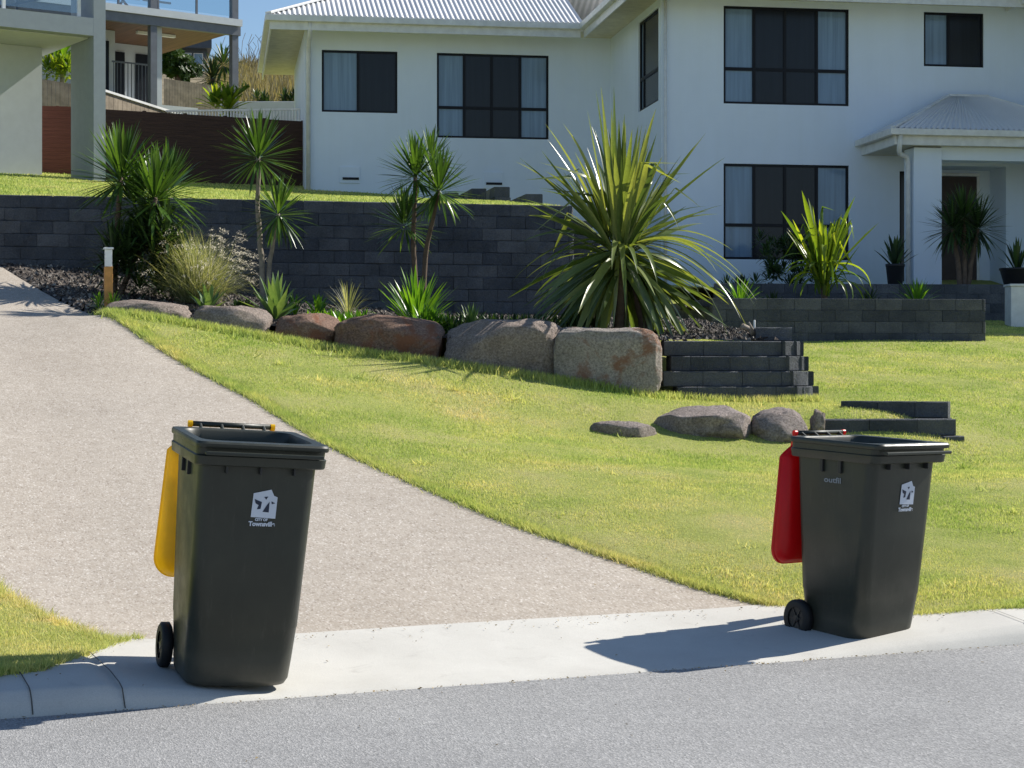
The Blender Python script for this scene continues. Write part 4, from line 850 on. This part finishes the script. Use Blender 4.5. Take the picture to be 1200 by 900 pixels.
def rear_house():
    ox, oy = W(277, 0, 49.4)[:2]; zg = 7.3; an = R(37)
    root = thing('rear_house', 'dark steel framed house with timber lined deck and glass balustrade on the slope', 'house', (ox, oy, zg), an)
    def bx(name, mat, x0, x1, y0, y1, z0, z1, bev=0, p=root):
        mb = MB(); mb.box(((x0+x1)/2, (y0+y1)/2, (z0+z1)/2-zg), (x1-x0, y1-y0, z1-z0)); return mb.build(name, mat, p, bevel=bev)
    for x in (0, -2.35): bx('post', M['steel'], x-.09, x+.09, .05, .23, 7.0, 14)
    bx('post', M['warmgrey'], -2.22, -2.0, .3, .5, 7.0, 10.4)
    bx('deck_beam', M['steel'], -9, .14, 0.02, .16, 10.28, 10.60); bx('deck_edge', M['warmgrey'], -9, .16, -.04, .0, 10.52, 10.70)
    bx('ceiling', M['ceil'], -9, .1, .17, 5, 10.40, 10.45); bx('deck', M['warmgrey'], -9, .12, .17, 5, 10.6, 10.68)
    bx('wall', M['warmgrey'], -9, -.45, 3.6, 6, 7.0, 10.39); bx('wall', M['warmgrey'], -9, -2.56, 1.9, 3.55, 7.0, 10.39)
    for x0, x1 in ((-1.78, -1.5), (-1.16, -.66)): bx('door', M['wframe'], x0, x1, 3.55, 3.597, 8.5, 10.15)
    bx('door', M['screen'], -3.1, -2.75, 1.86, 1.897, 8.5, 10.1)
    bx('light_fitting', M['tube'], -2.1, -1.0, 1.5, 1.62, 10.32, 10.39)
    bx('lower_floor', M['warmgrey'], -9, -.5, 1.2, 6, 7.0, 8.45)
    mb = MB()
    for i in range(14): mb.box((-2.9+i*.1, 1.25, 8.95-zg), (.018, .018, 1.0))
    mb.box((-2.25, 1.25, 9.47-zg), (1.4, .04, .04)); mb.build('balustrade', M['steel'], root)
    for x in (-1.1, -2.2, -3.3, -4.4, -5.5): bx('balustrade_post', M['steel'], x-.025, x+.025, .1, .15, 10.7, 11.75)
    for k in range(5): bx('glass_panel', M['cglass'], -1.07-k*1.1, -.06-k*1.1 if k == 0 else -.03-k*1.1-0.0, .12, .13, 10.78, 11.7)
    bx('handrail', M['steel'], -6, .05, .09, .16, 11.74, 11.80)
    mb = MB()
    for x in (-2.9, -2.0): 
        mb.bar((x, 1.2, 10.7-zg), (x+.5, 1.2, 11.5-zg), .05); mb.bar((x+.6, 1.2, 10.7-zg), (x, 1.2, 11.3-zg), .05); mb.bar((x-.1, 1.2, 11.15-zg), (x+.7, 1.2, 11.15-zg), .05)
    mb.build('deck_frame', M['steel'], root)
    # hillside house
    ox, oy = W(214, 0, 150)[:2]; zg = 22.2; root = thing('hillside_house', 'distant blue grey two storey house with white balcony rail', 'house', (ox, oy, zg), R(12))
    def bx(name, mat, x0, x1, y0, y1, z0, z1, bev=0, p=root):
        mb = MB(); mb.box(((x0+x1)/2, (y0+y1)/2, (z0+z1)/2), (x1-x0, y1-y0, z1-z0)); return mb.build(name, mat, p, bevel=bev)
    bx('wall', M['slate'], -2.2, 2.0, .9, 6, 0, 4.9); bx('roof', M['slate'], -2.4, 2.3, 0, 6.2, 4.9, 5.7)
    bx('balcony', M['slate'], -.6, 2.1, 0, .9, 2.25, 2.5); bx('handrail', M['whitepaint'], -.6, 2.1, .0, .05, 3.5, 3.6); bx('light_fitting', M['tube'], .5, 1.2, .4, .5, 2.15, 2.24)
    for i in range(6): bx('balustrade_post', M['whitepaint'], -.6+i*.54-.03, -.6+i*.54+.03, .01, .06, 2.5, 3.5)
    bx('glass_panel', M['cglass'], -.6, 2.1, .03, .035, 2.6, 3.45)
    bx('post', M['whitepaint'], -.68, -.58, 0, .1, 0, 4.9)
    for x in (-1.9, -1.0, .0, .9):
        w = bx('window', M['whitepaint'], x, x+.75, .84, .9, 3.0, 4.6); bx('pane', M['blind'], x+.05, x+.7, .82, .835, 3.05, 4.55, 0, w)
    for x in (-.4, .5):
        w = bx('window', M['whitepaint'], x, x+.8, .84, .9, .3, 1.8); bx('pane', M['blind'], x+.06, x+.37, .82, .835, .36, 1.74, 0, w); bx('pane', M['blind'], x+.43, x+.74, .82, .835, .36, 1.74, 0, w)
rear_house()

# ------------------------------------------------------------------ plants
def leaf(mb, base, az, el, L, w, droop=.5, seg=6, fold=.25, p=1.5, tip=.35, kink=None, basew=.5, roll=0):
    mb.cur = random.random(); pos = Vector(base); vs = []; ds = L/seg
    side0 = Vector((-math.sin(az), math.cos(az), 0))
    for i in range(seg+1):
        t = i/seg; e = el-droop*t**p
        if kink and t > kink[0]: e -= kink[1]
        d = Vector((math.cos(az)*math.cos(e), math.sin(az)*math.cos(e), math.sin(e))); up = side0.cross(d)*-1
        if roll: side = (side0*math.cos(roll)+up*math.sin(roll)); upp = (up*math.cos(roll)-side0*math.sin(roll))
        else: side, upp = side0, up
        ww = w*(basew+(1-basew)*min(1, t/.3))*(1 if t < 1-tip else max(.02, ((1-t)/tip)**.8))
        vs += [pos-side*ww/2+upp*fold*ww*.5, pos-upp*0, pos+side*ww/2+upp*fold*ww*.5]
        pos = pos+d*ds
    fs = []
    for i in range(seg): a = 3*i; fs += [(a, a+1, a+4, a+3), (a+1, a+2, a+5, a+4)]
    mb.add(vs, fs); return pos
def head(mb, c, n, L, w, e0=-50, e1=88, droop=.45, seg=5, spread=.05, **k):
    for i in range(n):
        u = (i+.5)/n; el = R(e0+(e1-e0)*u**.85)+random.gauss(0, .08); az = i*2.39996+random.gauss(0, .2)
        ll = L*random.uniform(.78, 1.08)*(1-.12*abs(u-.4)); b = Vector(c)+Vector((math.cos(az), math.sin(az), 0))*spread*(1-u*.7)+Vector((0, 0, (u-.5)*spread*2.5))
        leaf(mb, b, az, el, ll, w*random.uniform(.8, 1.15), droop*(1-u*.6)*random.uniform(.5, 1.4), seg, **k)
def trunk_mb(pts, r0, r1):
    mb = MB(); mb.smooth = True; n = len(pts); P = []; 
    for i in range((n-1)*5+1):
        k, f = divmod(i, 5); a = Vector(pts[k]); b = Vector(pts[min(k+1, n-1)]); P.append(a.lerp(b, f/5)+Vector((random.gauss(0, .004), random.gauss(0, .004), 0)))
    m = len(P); mb.tube(P, [(r0+(r1-r0)*i/(m-1))*(1+.08*(i % 2)) for i in range(m)], 9); return mb
def plant(name, label, cat, px, D, z=None, group=None):
    x, y, _ = W(px, 0, D); z = float(HB(x, y))+.03 if z is None else z
    o = thing(name, label, cat, (x, y, z), 0, group); return o, Vector((x, y, z))
def rel(o, px, py, D, dy=0): x, y, z = W(px, py, D); return Vector((x, y+dy, z))-o
def fz(px, D, f=HB): x, y, _ = W(px, 0, D); return float(f(x, y))

# left dracaena clump
r, o = plant('dracaena', 'tall spiky dracaena clump on a bare stem beside the fountain grass', 'plant', 133, 22.6)
hs = [rel(o, 142, 208, 22.6), rel(o, 182, 232, 22.4), rel(o, 158, 238, 22.8), rel(o, 196, 222, 22.9)]
trunk_mb([(0, 0, -.1), (.02, 0, .5), hs[0]], .042, .03).build('trunk', M['barkdark'], r)
trunk_mb([(.05, .0, -.1), (.3, .02, .45), hs[1]], .035, .025).build('trunk', M['barkdark'], r); trunk_mb([(.3, .02, .4), hs[3]], .03, .022).build('trunk', M['barkdark'], r)
for h, n, L in zip(hs, (120, 110, 90, 90), (.68, .60, .58, .56)):
    mb = MB(); mb.smooth = True; head(mb, h, n, L, .040, -45, 86, .18, spread=.09); mb.build('leaf_crown', M['yucca'], r)
r, o = plant('leafy_shrub', 'dark green leafy shrub under the tall dracaena beside the wall', 'shrub', 158, 22.5)
mb = MB(); mb.smooth = True
for k in range(26): head(mb, (random.uniform(-.42, .55), random.uniform(-.3, .25), random.uniform(.0, .75)), 34, .48, .034, -10, 85, .9, spread=.05)
mb.build('foliage', M['dark'], r)
# fountain grass
r, o = plant('fountain_grass', 'pale feathery fountain grass clump in front of the block wall', 'ornamental grass', 232, 22.3)
mb = MB(); mb.smooth = True
for i in range(1900):
    az = random.uniform(0, 2*PI); el = R(random.uniform(22, 88)); leaf(mb, (random.gauss(0, .09), random.gauss(0, .08), 0), az, el, random.uniform(.6, 1.02), .006, random.uniform(.4, 1.5), 6, 0, 1.8, .6)
mb.build('foliage', M['fount'], r)
mb = MB(); pl = MB()
for i in range(150):
    az = random.uniform(-1.5, 1.2) if i % 2 else random.uniform(0, 6.28); el = R(random.uniform(38, 84)); e = leaf(mb, (random.gauss(0, .07), random.gauss(0, .07), 0), az, el, random.uniform(.62, .84), .004, random.uniform(.5, 1.15), 6, 0, 1.8, .2)
    for k in range(12):
        leaf(pl, e+Vector((random.gauss(0, .005), random.gauss(0, .005), random.gauss(0, .01)))+Vector((math.cos(az), math.sin(az), -.3))*(k-6)*.009, az+random.gauss(0, .9), random.uniform(-.6, .7), random.uniform(.028, .042), .007, 0, 2)
mb.build('stem', M['plume'], r); pl.build('plume', M['plume'], r)
# tall two-headed yucca
r, o = plant('yucca', 'slender pale stemmed yucca with one tall and one lower leaf head', 'plant', 309, 21.8)
h1 = rel(o, 303, 183, 21.8); h2 = rel(o, 326, 250, 21.7)
trunk_mb([(0, 0, -.1), rel(o, 306, 300, 21.8), rel(o, 302, 245, 21.8), h1], .036, .022).build('trunk', M['bark'], r); trunk_mb([(.03, 0, .0), rel(o, 316, 305, 21.8), h2], .03, .022).build('trunk', M['bark'], r)
mb = MB(); mb.smooth = True; head(mb, h1, 130, .52, .030, -50, 88, .16, spread=.07); mb.build('leaf_crown', M['yucca'], r)
mb = MB(); mb.smooth = True; head(mb, h2, 90, .46, .030, -55, 86, .22, spread=.06)
for i in range(9): leaf(mb, h2, random.uniform(0, 6.28), -1.0, .45, .03, .45, 6)
mb.build('leaf_crown', M['yucca'], r)
# small plants in the bed
def tuft(name, label, cat, px, D, n, L, w, mat, e0=15, e1=85, droop=.6, z=None, sp=.04, cl=1, cr=.1, tip=.35, fold=.25, group=None, part='leaves', seg=5):
    r, o = plant(name, label, cat, px, D, z, group); mb = MB(); mb.smooth = True
    for k in range(cl):
        c = (random.gauss(0, cr) if cl > 1 else 0, random.gauss(0, cr*.7) if cl > 1 else 0, .0)
        head(mb, c, n, L, w, e0, e1, droop, seg, sp, tip=tip, fold=fold)
    mb.build(part, mat, r); return r
G = 'small plants in the front garden bed'
tuft('agave', 'small pale agave in the gravel above the second boulder', 'plant', 243, 21.1, 22, .34, .07, M['agave'], 5, 80, .3, tip=.6, group=G)
tuft('agave', 'larger light green agave at the foot of the slender yucca', 'plant', 323, 21.2, 40, .50, .09, M['agave'], -5, 84, .25, tip=.6, group=G, sp=.05)
tuft('succulent', 'bright green rosette succulent above the small brown boulder', 'plant', 398, 20.85, 30, .18, .06, M['bright'], 0, 85, .3, cl=9, cr=.11, tip=.7, group=G)
tuft('grass_tuft', 'wispy grey green grass tuft near the wall above the succulent', 'plant', 408, 23.2, 60, .42, .01, M['fount'], 30, 85, .7, group=G)
tuft('strap_plant', 'upright strap leaved plant below the middle dracaena', 'plant', 488, 21.6, 85, .66, .04, M['bright'], 14, 86, .4, group=G, sp=.07, z=fz(488, 21.6)+.03)
tuft('leafy_clump', 'low leafy green clump right of the bright strap plant', 'plant', 530, 20.9, 24, .2, .03, M['yucca'], 5, 85, .6, cl=5, cr=.12, group=G)
tuft('leafy_clump', 'small leafy clump between the yucca agave and the wispy tuft', 'plant', 365, 22.3, 26, .24, .03, M['bright'], 5, 85, .6, cl=4, cr=.12, group=G)
tuft('fern', 'low bright fern right above the rusty boulder', 'fern', 500, 20.75, 30, .32, .022, M['bright'], 15, 80, .9, cl=5, cr=.13, group=G)
tuft('grass_tuft', 'small pale pointed tuft above the large grey boulder', 'plant', 552, 21.1, 60, .30, .018, M['agave'], 30, 86, .5, group=G)
tuft('grass_tuft', 'tiny weed tuft at the base of the bollard light', 'plant', 116, 20.8, 40, .16, .012, M['bright'], 10, 80, .8, cl=2, cr=.06, group=G)
tuft('shrub', 'little dark round shrub between the two pale agaves', 'shrub', 280, 21.2, 60, .13, .03, M['dark'], -5, 85, .3, cl=4, cr=.05, group=G)
r, o = plant('ground_cover', 'low dark green ground cover left of the big pandanus', 'ground cover', 620, 21.6)
mb = MB(); mb.smooth = True
for k in range(70): head(mb, (random.uniform(-.8, .75), random.uniform(-.7, .5), 0), 12, .17, .02, 5, 80, .8, 3, .03)
gc = mb.build('ground_cover', M['dark']); gc.location = o; bpy.data.objects.remove(r); tag(gc, 'low dark green ground cover left of the big pandanus', 'ground cover', kind='stuff')
r, o = plant('leaf_weed', 'sparse low weeds growing behind the middle boulders', 'plant', 440, 21.0)
mb = MB()
for k in range(10): head(mb, (random.uniform(-.35, .45), random.uniform(-.2, .5), 0), 6, .09, .02, 5, 70, .8, 3, .02)
mb.build('leaves', M['bright'], r)
# middle dracaena
r, o = plant('dracaena', 'multi headed dracaena in front of the wall between the yucca and the pandanus', 'plant', 495, 22.7)
hs = [rel(o, 487, 205, 22.7), rel(o, 514, 222, 22.5), rel(o, 474, 262, 22.9), rel(o, 505, 190, 23.0)]
trunk_mb([(0, 0, -.1), rel(o, 498, 300, 22.7), hs[1]], .036, .024).build('trunk', M['barkdark'], r); trunk_mb([(-.05, 0, -.1), rel(o, 484, 290, 22.8), hs[0]], .036, .024).build('trunk', M['barkdark'], r)
for h, n, L, m in zip(hs, (80, 84, 70, 44), (.50, .50, .48, .42), ('yucca', 'yucca', 'yucca', 'yucca')):
    mb = MB(); mb.smooth = True; head(mb, h, int(n*1.3), L, .032, -45, 88, .2, spread=.07)
    if h is hs[1]:
        for i in range(10): leaf(mb, h, random.uniform(0, 6.28), -.9, .50, .03, .5, 6)
    mb.build('leaf_crown', M[m], r)
# big pandanus
r, o = plant('pandanus', 'huge arching pandanus with a skirt of drooping leaves behind the tan boulder', 'plant', 730, 21.2)
c = rel(o, 727, 285, 21.2)
for dx, dy in ((-.02, 0), (.12, .05), (-.13, .08)): trunk_mb([(dx*2.2, dy, -.1), (dx*1.4, dy, .5), c+Vector((dx*.4, 0, -.05))], .06, .05).build('trunk', M['barkdark'], r)
mb = MB(); mb.smooth = True
random.seed(23)
for g in range(13):                                     # leaves stand in loose fans
    ga = g*2.39996+.4; ge = R(30+55*(g/12)**.8); gl = random.uniform(1.12, 1.3)+.52*(g/13)
    for i in range(8):
        az = ga+random.gauss(0, .26); el = min(R(89), ge+random.gauss(0, .14)); L = gl*random.uniform(.72, 1.08)
        kk = (random.uniform(.45, .8), random.uniform(.6, 1.9)) if random.random() < .13 else None
        leaf(mb, c+Vector((math.cos(az)*.12, math.sin(az)*.12, random.uniform(-.14, .08))), az, el, L, random.uniform(.055, .10), random.choice((.02, .1, .25, .5))*random.uniform(.5, 1.3), 10, .45, 2.0, .5, kk, roll=random.gauss(0, .35))
mb.build('leaf_crown', M['pand'], r)
mb = MB(); mb.smooth = True
for i in range(22):                                     # sideways, sagging half way
    az = i*2.39996+random.gauss(0, .3); leaf(mb, c+Vector((math.cos(az)*.1, math.sin(az)*.1, random.uniform(-.2, 0))), az, R(random.uniform(0, 34)), random.uniform(.9, 1.3), random.uniform(.05, .08), random.uniform(.7, 1.7), 11, .35, 1.1, .45, roll=random.gauss(0, .4))
for i in range(190):                                    # dead-hanging skirt
    az = i*2.39996+random.gauss(0, .25)
    if math.cos(az+PI/2-.25) > .80 and random.random() < .8: continue
    el = R(random.uniform(-66, -8)); L = random.uniform(.95, 1.38)
    leaf(mb, c+Vector((math.cos(az)*.09, math.sin(az)*.09, random.uniform(-.34, -.05))), az, el, L, random.uniform(.06, .10), random.uniform(.1, .6), 9, .3, .8, .4, basew=.7, roll=random.gauss(0, .5))
for az, el, L in ((-.25, .30, 1.75), (-.12, .12, 1.85), (-.5, .2, 1.75), (.1, .5, 1.5), (-.05, .7, 1.3), (-.35, .35, 1.75), (-.18, .0, 1.7), (2.9, .45, 1.5), (3.3, .3, 1.4)):
    leaf(mb, c+Vector((.06, 0, -.03)), az, el, L, .07, 1.35, 14, .3, .7, .4)
mb.build('leaf_skirt', M['pand'], r)
# yellow-green pandanus in the planter and friends
zp = 2.45
r, o = plant('pandanus', 'sunlit yellow green pandanus growing in the raised planter', 'plant', 965, 28.4, zp)
c = Vector((0, 0, .45)); trunk_mb([(0, 0, -.1), (.02, 0, .2), c], .05, .045).build('trunk', M['barkdark'], r)
mb = MB(); mb.smooth = True
random.seed(5)
for i in range(44):
    az = i*2.39996; u = i/44; el = R(50+38*u**.8)+random.gauss(0, .06); L = random.uniform(.9, 1.42)*(.85+.2*u)
    kk = (random.uniform(.5, .8), random.uniform(1.6, 2.6)) if random.random() < .45 else None
    leaf(mb, c+Vector((math.cos(az)*.06, math.sin(az)*.05, random.uniform(-.3, .15))), az, el, L, random.uniform(.045, .075), random.uniform(.0, .3), 12, .4, 1.8, .25, kk, roll=random.gauss(0, .4))
for i in range(26):
    az = i*2.39996; leaf(mb, c+Vector((0, 0, random.uniform(-.2, .1))), az, R(random.uniform(35, 70)), random.uniform(.7, 1.05), .055, random.uniform(2.0, 2.9), 10, .4, 1.0, .3, roll=random.gauss(0, .3))
mb.build('leaf_crown', M['ygreen'], r)
GP = 'agaves in the raised planter'
tuft('agave', 'spiky green agave at the left end of the planter', 'plant', 868, 28.6, 46, .50, .035, M['bright'], 0, 80, .6, z=zp, group=GP)
tuft('agave', 'spiky agave in the planter below the porch column', 'plant', 1074, 28.6, 50, .50, .036, M['bright'], 0, 82, .6, z=zp, group=GP)
tuft('agave', 'small half hidden agave right of the yellow green pandanus', 'plant', 1018, 28.9, 36, .34, .03, M['dark'], 0, 80, .6, z=zp, group=GP)
tuft('agave', 'small agave half hidden left of the yellow green pandanus', 'plant', 905, 28.8, 30, .30, .03, M['dark'], 0, 80, .6, z=zp, group=GP)
# plants by the porch
zt = 2.92
def potplant(label, px, D, rp, hp, n, L, w, e0, e1, mat, droop=.2, bowl=1.15, hh=None):
    r, o = plant('potted_plant', label, 'potted plant', px, D, zt)
    mb = MB(); mb.smooth = True; ring = lambda R_, z: [(math.cos(a*PI/12)*R_, math.sin(a*PI/12)*R_, z) for a in range(24)]
    mb.loft([ring(rp*.8, 0), ring(rp*bowl*.95, hp*.9), ring(rp*bowl, hp*.9), ring(rp*bowl, hp), ring(rp*bowl*.9, hp), ring(rp*bowl*.88, hp*.9)], cap0=True, cap1=True); mb.build('pot', M['pot'], r)
    mb = MB(); mb.smooth = True; head(mb, (0, 0, hh or hp), n, L, w, e0, e1, droop, 5, .06); mb.build('leaves', mat, r); return r
potplant('dark upright snake plant in a black pot left of the porch column', 1049, 33.4, .15, .46, 24, .50, .07, 40, 86, M['dark'])
potplant('dark leafed plant in a wide black bowl at the right edge of the porch', 1192, 32.9, .26, .36, 22, .5, .06, 45, 88, M['dark'], bowl=1.2)
r, o = plant('yucca', 'dense dark yucca clump with forked stems in front of the porch door', 'plant', 1130, 33.0, zt)
for dx, px, py in ((-.12, 1116, 268), (.12, 1146, 268), (0, 1130, 255)):
    h = rel(o, px, py, 33); trunk_mb([(dx*.5, 0, -.1), (dx*.9, 0, .4), h], .05, .035).build('trunk', M['barkdark'], r)
    mb = MB(); mb.smooth = True; head(mb, h, 110, .60, .035, -70, 86, .25, spread=.07); mb.build('leaf_crown', M['dark'], r)
r, o = plant('shrub', 'dark shrub standing in front of the lower ground floor window', 'shrub', 924, 34.2, zt)
mb = MB(); mb.smooth = True
for k in range(60):
    head(mb, (random.gauss(0, .32), random.gauss(0, .2), random.uniform(.1, .95)), 22, .20, .035, -40, 85, .4, 3, .05)
mb.build('foliage', M['dark'], r)
tuft('shrub', 'small low shrub at the left foot of the lower window', 'shrub', 868, 34.0, 30, .25, .03, M['dark'], 0, 85, .5, z=zt+.05, cl=5, cr=.18)

# driftwood, stake, bollard
x, y, _ = W(884, 0, 20.75); z = float(HB(x, y)); r = thing('driftwood', 'pale forked driftwood piece lying on the terrace gravel', 'driftwood', (x, y, z))
mb = trunk_mb([(-.14, 0, .13), (-.05, .02, .09), (.0, 0, .03), (.06, 0, .07), (.2, .02, .10)], .035, .016); mb.tube([(0, 0, .03), (-.02, -.05, .07), (-.07, -.08, .17)], [.03, .02, .008]); mb.build('branch', M['drift'], r)
x, y, _ = W(884, 0, 21.0); mb = MB(); mb.smooth = True; mb.tube([(0, 0, -.1), (0, 0, .18), (0, 0, .185)], [.012, .012, .008], 10); s = mb.build('stake', M['whitepaint'], loc=(x, y, float(HB(x, y)))); tag(s, 'short white marker stake behind the driftwood', 'stake')
x, y, z = W(127, 358, 20.85); r = thing('bollard_light', 'square orange timber bollard light with white head beside the driveway', 'bollard light', (x, y, z-.03), R(20))
mb = MB(); mb.box((0, 0, .21), (.088, .088, .50)); mb.build('post', M['timber'], r, bevel=.004)
mb = MB(); mb.box((0, 0, .555), (.075, .075, .19)); mb.build('lamp_head', M['lampw'], r, bevel=.004); mb = MB(); mb.box((0, 0, .663), (.10, .10, .022)); mb.build('cap', M['lampw'], r, bevel=.003)

# ------------------------------------------------------------------ vegetation behind
def at_hill(px, D):
    x = (px-600)/F*D; return x, D
def tree(name, label, px, py, D, rx, rz, zb, n, ls, mat, group=None):
    x, y, z = W(px, py, D); r = thing(name, label, 'tree', (x, y, zb), 0, group)
    trunk_mb([(0, 0, 0), (.1, 0, (z-zb)*.5), (0, 0, z-zb)], .16, .08).build('trunk', M['barkdark'], r); mb = MB()
    cl = [(random.gauss(0, rx*.42), random.gauss(0, rx*.4), random.gauss(0, rz*.42)) for _ in range(34)]
    for cx, cy, cz in cl:
        q = random.uniform(.18, .34)*rx; mb_c = random.random()*.6
        for i in range(n):
            a = random.uniform(0, 6.28); b = math.acos(random.uniform(-1, 1)); R_ = q*random.uniform(.6, 1.05); c = Vector((cx+math.sin(b)*math.cos(a)*R_, cy+math.sin(b)*math.sin(a)*R_, z-zb+cz+math.cos(b)*R_))
            u = Vector((random.gauss(0, 1), random.gauss(0, 1), random.gauss(0, 1))).normalized(); v = u.orthogonal().normalized(); mb.cur = min(1, mb_c+random.random()*.4)
            mb.add([c-u*ls, c+v*ls*.45, c+u*ls, c-v*ls*.45], [(0, 1, 2, 3)])
    mb.build('crown', mat, r); return r
tree('tree', 'dense round green tree behind the rear deck', 206, 73, 60, .62, .75, 9.4, 90, .11, M['tree'])
r, o = plant('bromeliad', 'bright yellow green bromeliad clump above the dark fence', 'plant', 264, 43.0, 6.6)
mb = MB(); mb.smooth = True; head(mb, rel(o, 268, 126, 43), 50, .55, .10, -5, 84, .6, 5, .1); head(mb, rel(o, 252, 122, 43), 36, .45, .09, -5, 84, .7, 5, .1)
for i in range(22): leaf(mb, rel(o, 268+i*1.0, 110-i*.5, 43), random.uniform(0, 6.28), R(random.uniform(0, 60)), .16, .04, .4, 3)
mb.build('leaves', M['ygreen'], r)
mb = MB(); mb.smooth = True; mb.tube([rel(o, 268, 126, 43)+Vector((0,0,-.6)), rel(o, 268, 118, 43), rel(o, 280, 108, 43), rel(o, 292, 100, 43)], [.06, .05, .05, .04]); mb.build('flower_stem', M['ygreen'], r)
r, o = plant('palm', 'dark small palm in front of the distant blue grey house', 'palm', 247, 62, 9.8); h = rel(o, 249, 92, 62)
trunk_mb([(0, 0, 0), h], .09, .06).build('trunk', M['barkdark'], r); mb = MB(); head(mb, h, 80, .85, .07, -60, 80, .7, 5, .12, tip=.6); head(mb, rel(o, 262, 75, 62), 60, .7, .07, -60, 80, .7, 5, .12); mb.build('frond_crown', M['dark'], r)
r, o = plant('palm', 'pale green fan palm seen under the neighbour balcony', 'palm', 72, 46, 6.0); h = rel(o, 73, 68, 46)
trunk_mb([(0, 0, 0), h], .07, .05).build('trunk', M['bark'], r); mb = MB(); mb.smooth = True; head(mb, h, 46, .62, .16, -50, 70, .8, 5, .1, tip=.7); mb.build('frond_crown', M['bright'], r)
r, o = plant('shrub', 'yellowing leafy shrub below the fan palm under the balcony', 'shrub', 70, 45.5, 6.6); mb = MB(); mb.smooth = True
for px, py in ((55, 80), (62, 84), (72, 86), (82, 84), (66, 78), (78, 78)): head(mb, rel(o, px, py, 45.5), 30, .36, .06, -20, 84, .8, 4, .1)
mb.build('foliage', M['ygreen'], r)
tree('tree', 'grey green tree mass beyond the palm under the balcony', 72, 66, 70, 1.8, 1.4, 9, 60, .16, M['fount'])
# bare twigs on the ridge
def twigs(label, px, D, n):
    x = (px-600)/F*D; z = CAMH+(430-86)/F*D; r = thing('bare_shrub', label, 'shrub', (x, D, z), 0, 'leafless shrubs along the ridge'); mb = MB()
    for i in range(n):
        p = Vector((random.uniform(-1, 1), random.uniform(-.3, .3), -.3)); d = Vector((random.gauss(0, .35), 0, 1)).normalized()
        for k in range(3):
            q = p+d*random.uniform(.35, .7); mb.bar(p, q, .035-.008*k)
            e = Vector((random.gauss(0, .5), 0, .9)).normalized(); mb.bar(q, q+e*random.uniform(.2, .5), .018); d = (d+Vector((random.gauss(0, .4), 0, .1))).normalized(); p = q
    mb.build('branches', M['paling'], r)
for px, D, n, l in ((300, 86, 16, 'bare grey twiggy shrub on the ridge near the steel post'), (325, 88, 12, 'bare thin shrub in the middle of the ridge'), (345, 87, 14, 'bare shrub on the ridge beside the white house eave')): twigs(l, px, D, n)
# dry grass on the hill
n = 16000; x = RNG.uniform(-19, -8.0, n); y = RNG.uniform(60, 92, n); kk_ = x/y > -.160; x = x[kk_]; y = y[kk_]; n = len(x)
z = hill_z(x, y); hgt = RNG.uniform(.35, 1.0, n); lx = RNG.normal(0, .25, n); a = RNG.uniform(0, 3.14, n)
V = np.zeros((n, 3, 3)); V[:, 0] = np.c_[x-np.cos(a)*.05, y-np.sin(a)*.05, z-.1]; V[:, 1] = np.c_[x+np.cos(a)*.05, y+np.sin(a)*.05, z-.1]; V[:, 2] = np.c_[x+lx, y, z+hgt]
tag(fastmesh('dry_grass', V.reshape(-1, 3), np.arange(n*3).reshape(-1, 3), M['drygrass'], np.repeat(RNG.random(n), 3), False), 'tall dry straw coloured grass on the hillside', 'dry grass', kind='stuff')
# low pale wall and dark shrubs between fence and hill
x, y, z = W(292, 128, 52); r = thing('garden_wall', 'low pale masonry wall on the slope above the bromeliad', 'wall', (x, y, z-.8)); mb = MB(); mb.box((.9, 0, .5), (3.4, .3, 1.0), rot=-.0); mb.build('wall_body', M['warmgrey'], r, bevel=.02)
r = thing('shrub', 'dark bushy shrub at the foot of the hill beside the white house', 'shrub', W(335, 122, 54)); mb = MB()
for k in range(26): head(mb, (random.gauss(0, .5), 0, random.uniform(-.3, .3)), 24, .28, .05, -30, 85, .4, 3, .08)
mb.build('foliage', M['dark'], r)

# ------------------------------------------------------------------ light, sky, camera
SEL = R(39.5); SAZ = math.atan2(.90, .45)          # azimuth measured from +Y towards +X
S = Vector((math.sin(SAZ)*math.cos(SEL), math.cos(SAZ)*math.cos(SEL), math.sin(SEL)))
li = bpy.data.lights.new('sun', 'SUN'); li.energy = 5.0; li.angle = R(.53); li.color = (1, .95, .86)
so = bpy.data.objects.new('sun', li); COL.objects.link(so); so.rotation_euler = S.to_track_quat('Z', 'Y').to_euler(); so.location = (10, 0, 20)
w = bpy.data.worlds.new('World'); scene.world = w; w.use_nodes = True; nt = w.node_tree
sk = nt.nodes.new('ShaderNodeTexSky'); sk.sky_type = 'NISHITA'; sk.sun_disc = False; sk.sun_elevation = SEL; sk.sun_rotation = SAZ; sk.air_density = 1.0; sk.dust_density = .3; sk.ozone_density = 3.6
bg = nt.nodes['Background']; bg.inputs['Strength'].default_value = .088; nt.links.new(sk.outputs[0], bg.inputs['Color'])
cam = bpy.data.cameras.new('camera'); co = bpy.data.objects.new('camera', cam); COL.objects.link(co); scene.camera = co
co.location = (0, 0, CAMH); co.rotation_euler = (R(90), 0, 0); cam.sensor_width = 36; cam.lens = 36*F/1200; cam.shift_y = -(450-HY)/1200; cam.clip_end = 4000; cam.clip_start = .1
scene.view_settings.view_transform = 'Standard'; scene.view_settings.look = 'None'; scene.view_settings.exposure = .5; scene.view_settings.gamma = 1
scene.render.film_transparent = False
